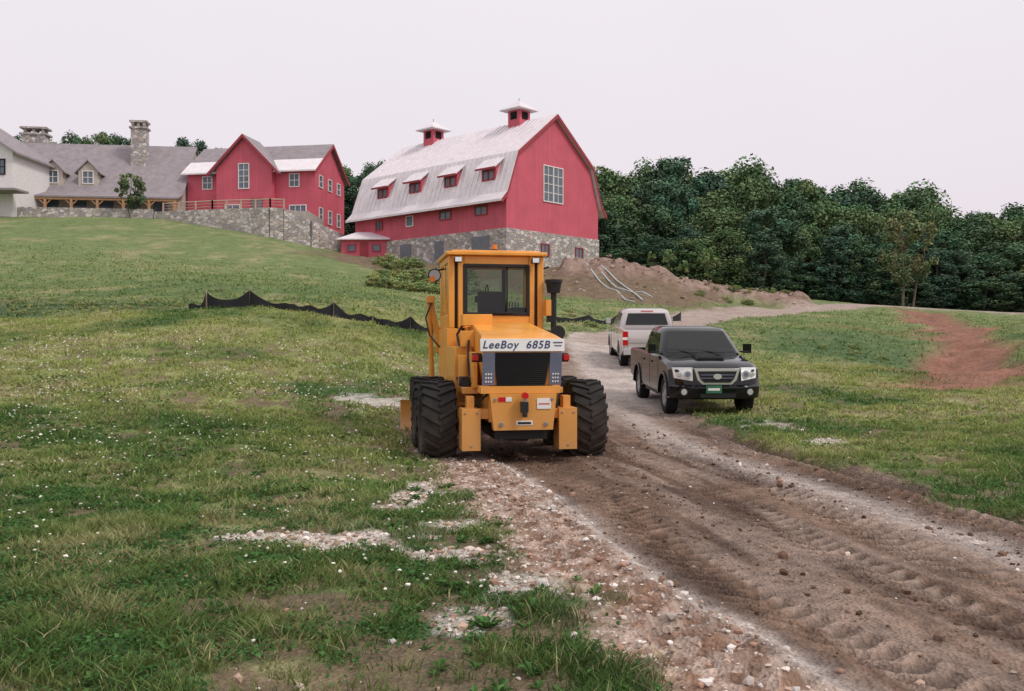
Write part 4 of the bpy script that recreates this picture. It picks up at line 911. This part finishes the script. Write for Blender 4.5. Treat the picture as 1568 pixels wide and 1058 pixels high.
        mb.bb(-.1,.1,.62,.66,1.58,1.64,MBLK)
    else:
        for s in(-1,1):
            mb.bb(min(s*.80,s*.945),max(s*.80,s*.945),-2.655,-2.5,.74,1.16,MREDL);mb.bb(min(s*.80,s*.95),max(s*.80,s*.95),-2.662,-2.52,.90,.98,MSIGN)
            mb.bb(s*.79-.004,s*.79+.004,-2.637,-2.63,.62,1.17,MBLK)
        mb.bb(-.92,.92,-2.78,-2.60,.46,.62,MCHR);mb.bb(-.55,.55,-2.785,-2.7,.60,.628,MBLK);mb.bb(-.18,.18,-2.80,-2.78,.47,.60,MSIGN)
        mb.bb(-.14,.14,-2.645,-2.63,.98,1.06,MBLK);mb.bb(-.78,.78,-2.64,-2.632,.80,.806,MBLK);mb.bb(-.06,.06,-2.9,-2.7,.36,.44,MBLK)
        mb.bb(-.2,.2,-.97,-.94,1.70,1.735,MREDL);mb.prism([(.1*math.cos(a)*1.2,.9+.035*math.sin(a)) for a in np.linspace(0,2*math.pi,9)[:-1]],1,-2.65,-2.63,MCHR)
    mb.obj('front_details' if kind=='front' else 'rear_details',E,bevel=.008)
    return E
MVG=M('vehicle_glass',(.010,.012,.013),.04,0,var=.1);MRIM=M('alloy_rim',(.5,.5,.52),.3,.7);MLENS=M('headlamp_lens',(.78,.80,.82),.12,.2,var=.1,coat=1);MPLATE=M('green_plate',(.03,.16,.09),.5)
PD=M('black_paint',(.005,.006,.008),.3,0,var=.08,vs=1.5,coat=.85,spec=0.02);PS=M('silver_paint',(.56,.51,.50),.3,.25,var=.05,vs=1.5,coat=1,dirt=(.3,.25,.2),dz=(.3,.9),ds=.6)
def pit(x,y0,y1): return math.atan2(gz(x,y1)-gz(x,y0),y1-y0)
p1=pit(4.2,20,23.4);pickup('pickup_truck',(4.22,21.75,(gz(3.4,20)+gz(5,20)+gz(3.4,23.4)+gz(5,23.4))/4-.01),R(180+2),-p1,PD,(1.03,1,1.04),'front')
p2=pit(4.6,31,34.5);pickup('pickup_truck',(4.72,32.9,(gz(3.8,31)+gz(5.6,31)+gz(3.8,34.6)+gz(5.6,34.6))/4-.01),R(-1),p2,PS,(1.08,1.1,1.08),'rear')

# ------------------------------------------------------------------ sky & light
az=Vector((.88,-.47,0)).normalized();el=R(48)
w=bpy.data.worlds.new('World');scene.world=w;w.use_nodes=True;nt=w.node_tree;N=nt.nodes;L=nt.links;bg=N['Background']
sky=N.new('ShaderNodeTexSky');sky.sky_type='NISHITA';sky.sun_disc=False;sky.sun_elevation=el;sky.sun_rotation=math.atan2(az.x,az.y);sky.dust_density=5;sky.air_density=1.5
sc=N.new('ShaderNodeVectorMath');sc.operation='SCALE';sc.inputs['Scale'].default_value=.1;L.new(sky.outputs[0],sc.inputs[0])
tc=N.new('ShaderNodeTexCoord');sp=N.new('ShaderNodeSeparateXYZ');L.new(tc.outputs['Generated'],sp.inputs[0])
cr=N.new('ShaderNodeValToRGB');e=cr.color_ramp.elements;e[0].color=(.85,.765,.825,1);e[0].position=0;e[1].position=1;e[1].color=(1,.965,.965,1)
k=e.new(.3);k.color=(.90,.845,.895,1);L.new(sp.outputs[2],cr.inputs[0])
no=N.new('ShaderNodeTexNoise');no.inputs['Scale'].default_value=1.6;no.inputs['Detail'].default_value=4;L.new(tc.outputs['Generated'],no.inputs['Vector'])
mr=N.new('ShaderNodeMapRange');mr.inputs[1].default_value=.3;mr.inputs[2].default_value=.7;mr.inputs[3].default_value=.975;mr.inputs[4].default_value=1.025;L.new(no.outputs[0],mr.inputs[0])
mu=N.new('ShaderNodeMixRGB');mu.blend_type='MULTIPLY';mu.inputs[0].default_value=1;L.new(cr.outputs[0],mu.inputs[1]);L.new(mr.outputs[0],mu.inputs[2])
mx=N.new('ShaderNodeMixRGB');mx.inputs[0].default_value=.93;L.new(sc.outputs[0],mx.inputs[1]);L.new(mu.outputs[0],mx.inputs[2]);L.new(mx.outputs[0],bg.inputs[0]);bg.inputs[1].default_value=1.0
sd=bpy.data.lights.new('sun','SUN');sd.energy=1.5;sd.angle=R(14);sd.color=(1,.94,.86)
so=bpy.data.objects.new('sun',sd);COL.objects.link(so);d=Vector((az.x*math.cos(el),az.y*math.cos(el),math.sin(el)));so.rotation_euler=d.to_track_quat('Z','Y').to_euler();so.location=(20,-20,40)
cd=bpy.data.cameras.new('camera');cd.lens=32;cd.sensor_width=36;cd.clip_end=2000
co=bpy.data.objects.new('camera',cd);COL.objects.link(co);co.location=(0,0,1.6);co.rotation_euler=(R(90-.29),0,0);scene.camera=co
scene.view_settings.view_transform='Standard';scene.view_settings.look='None';scene.view_settings.exposure=0
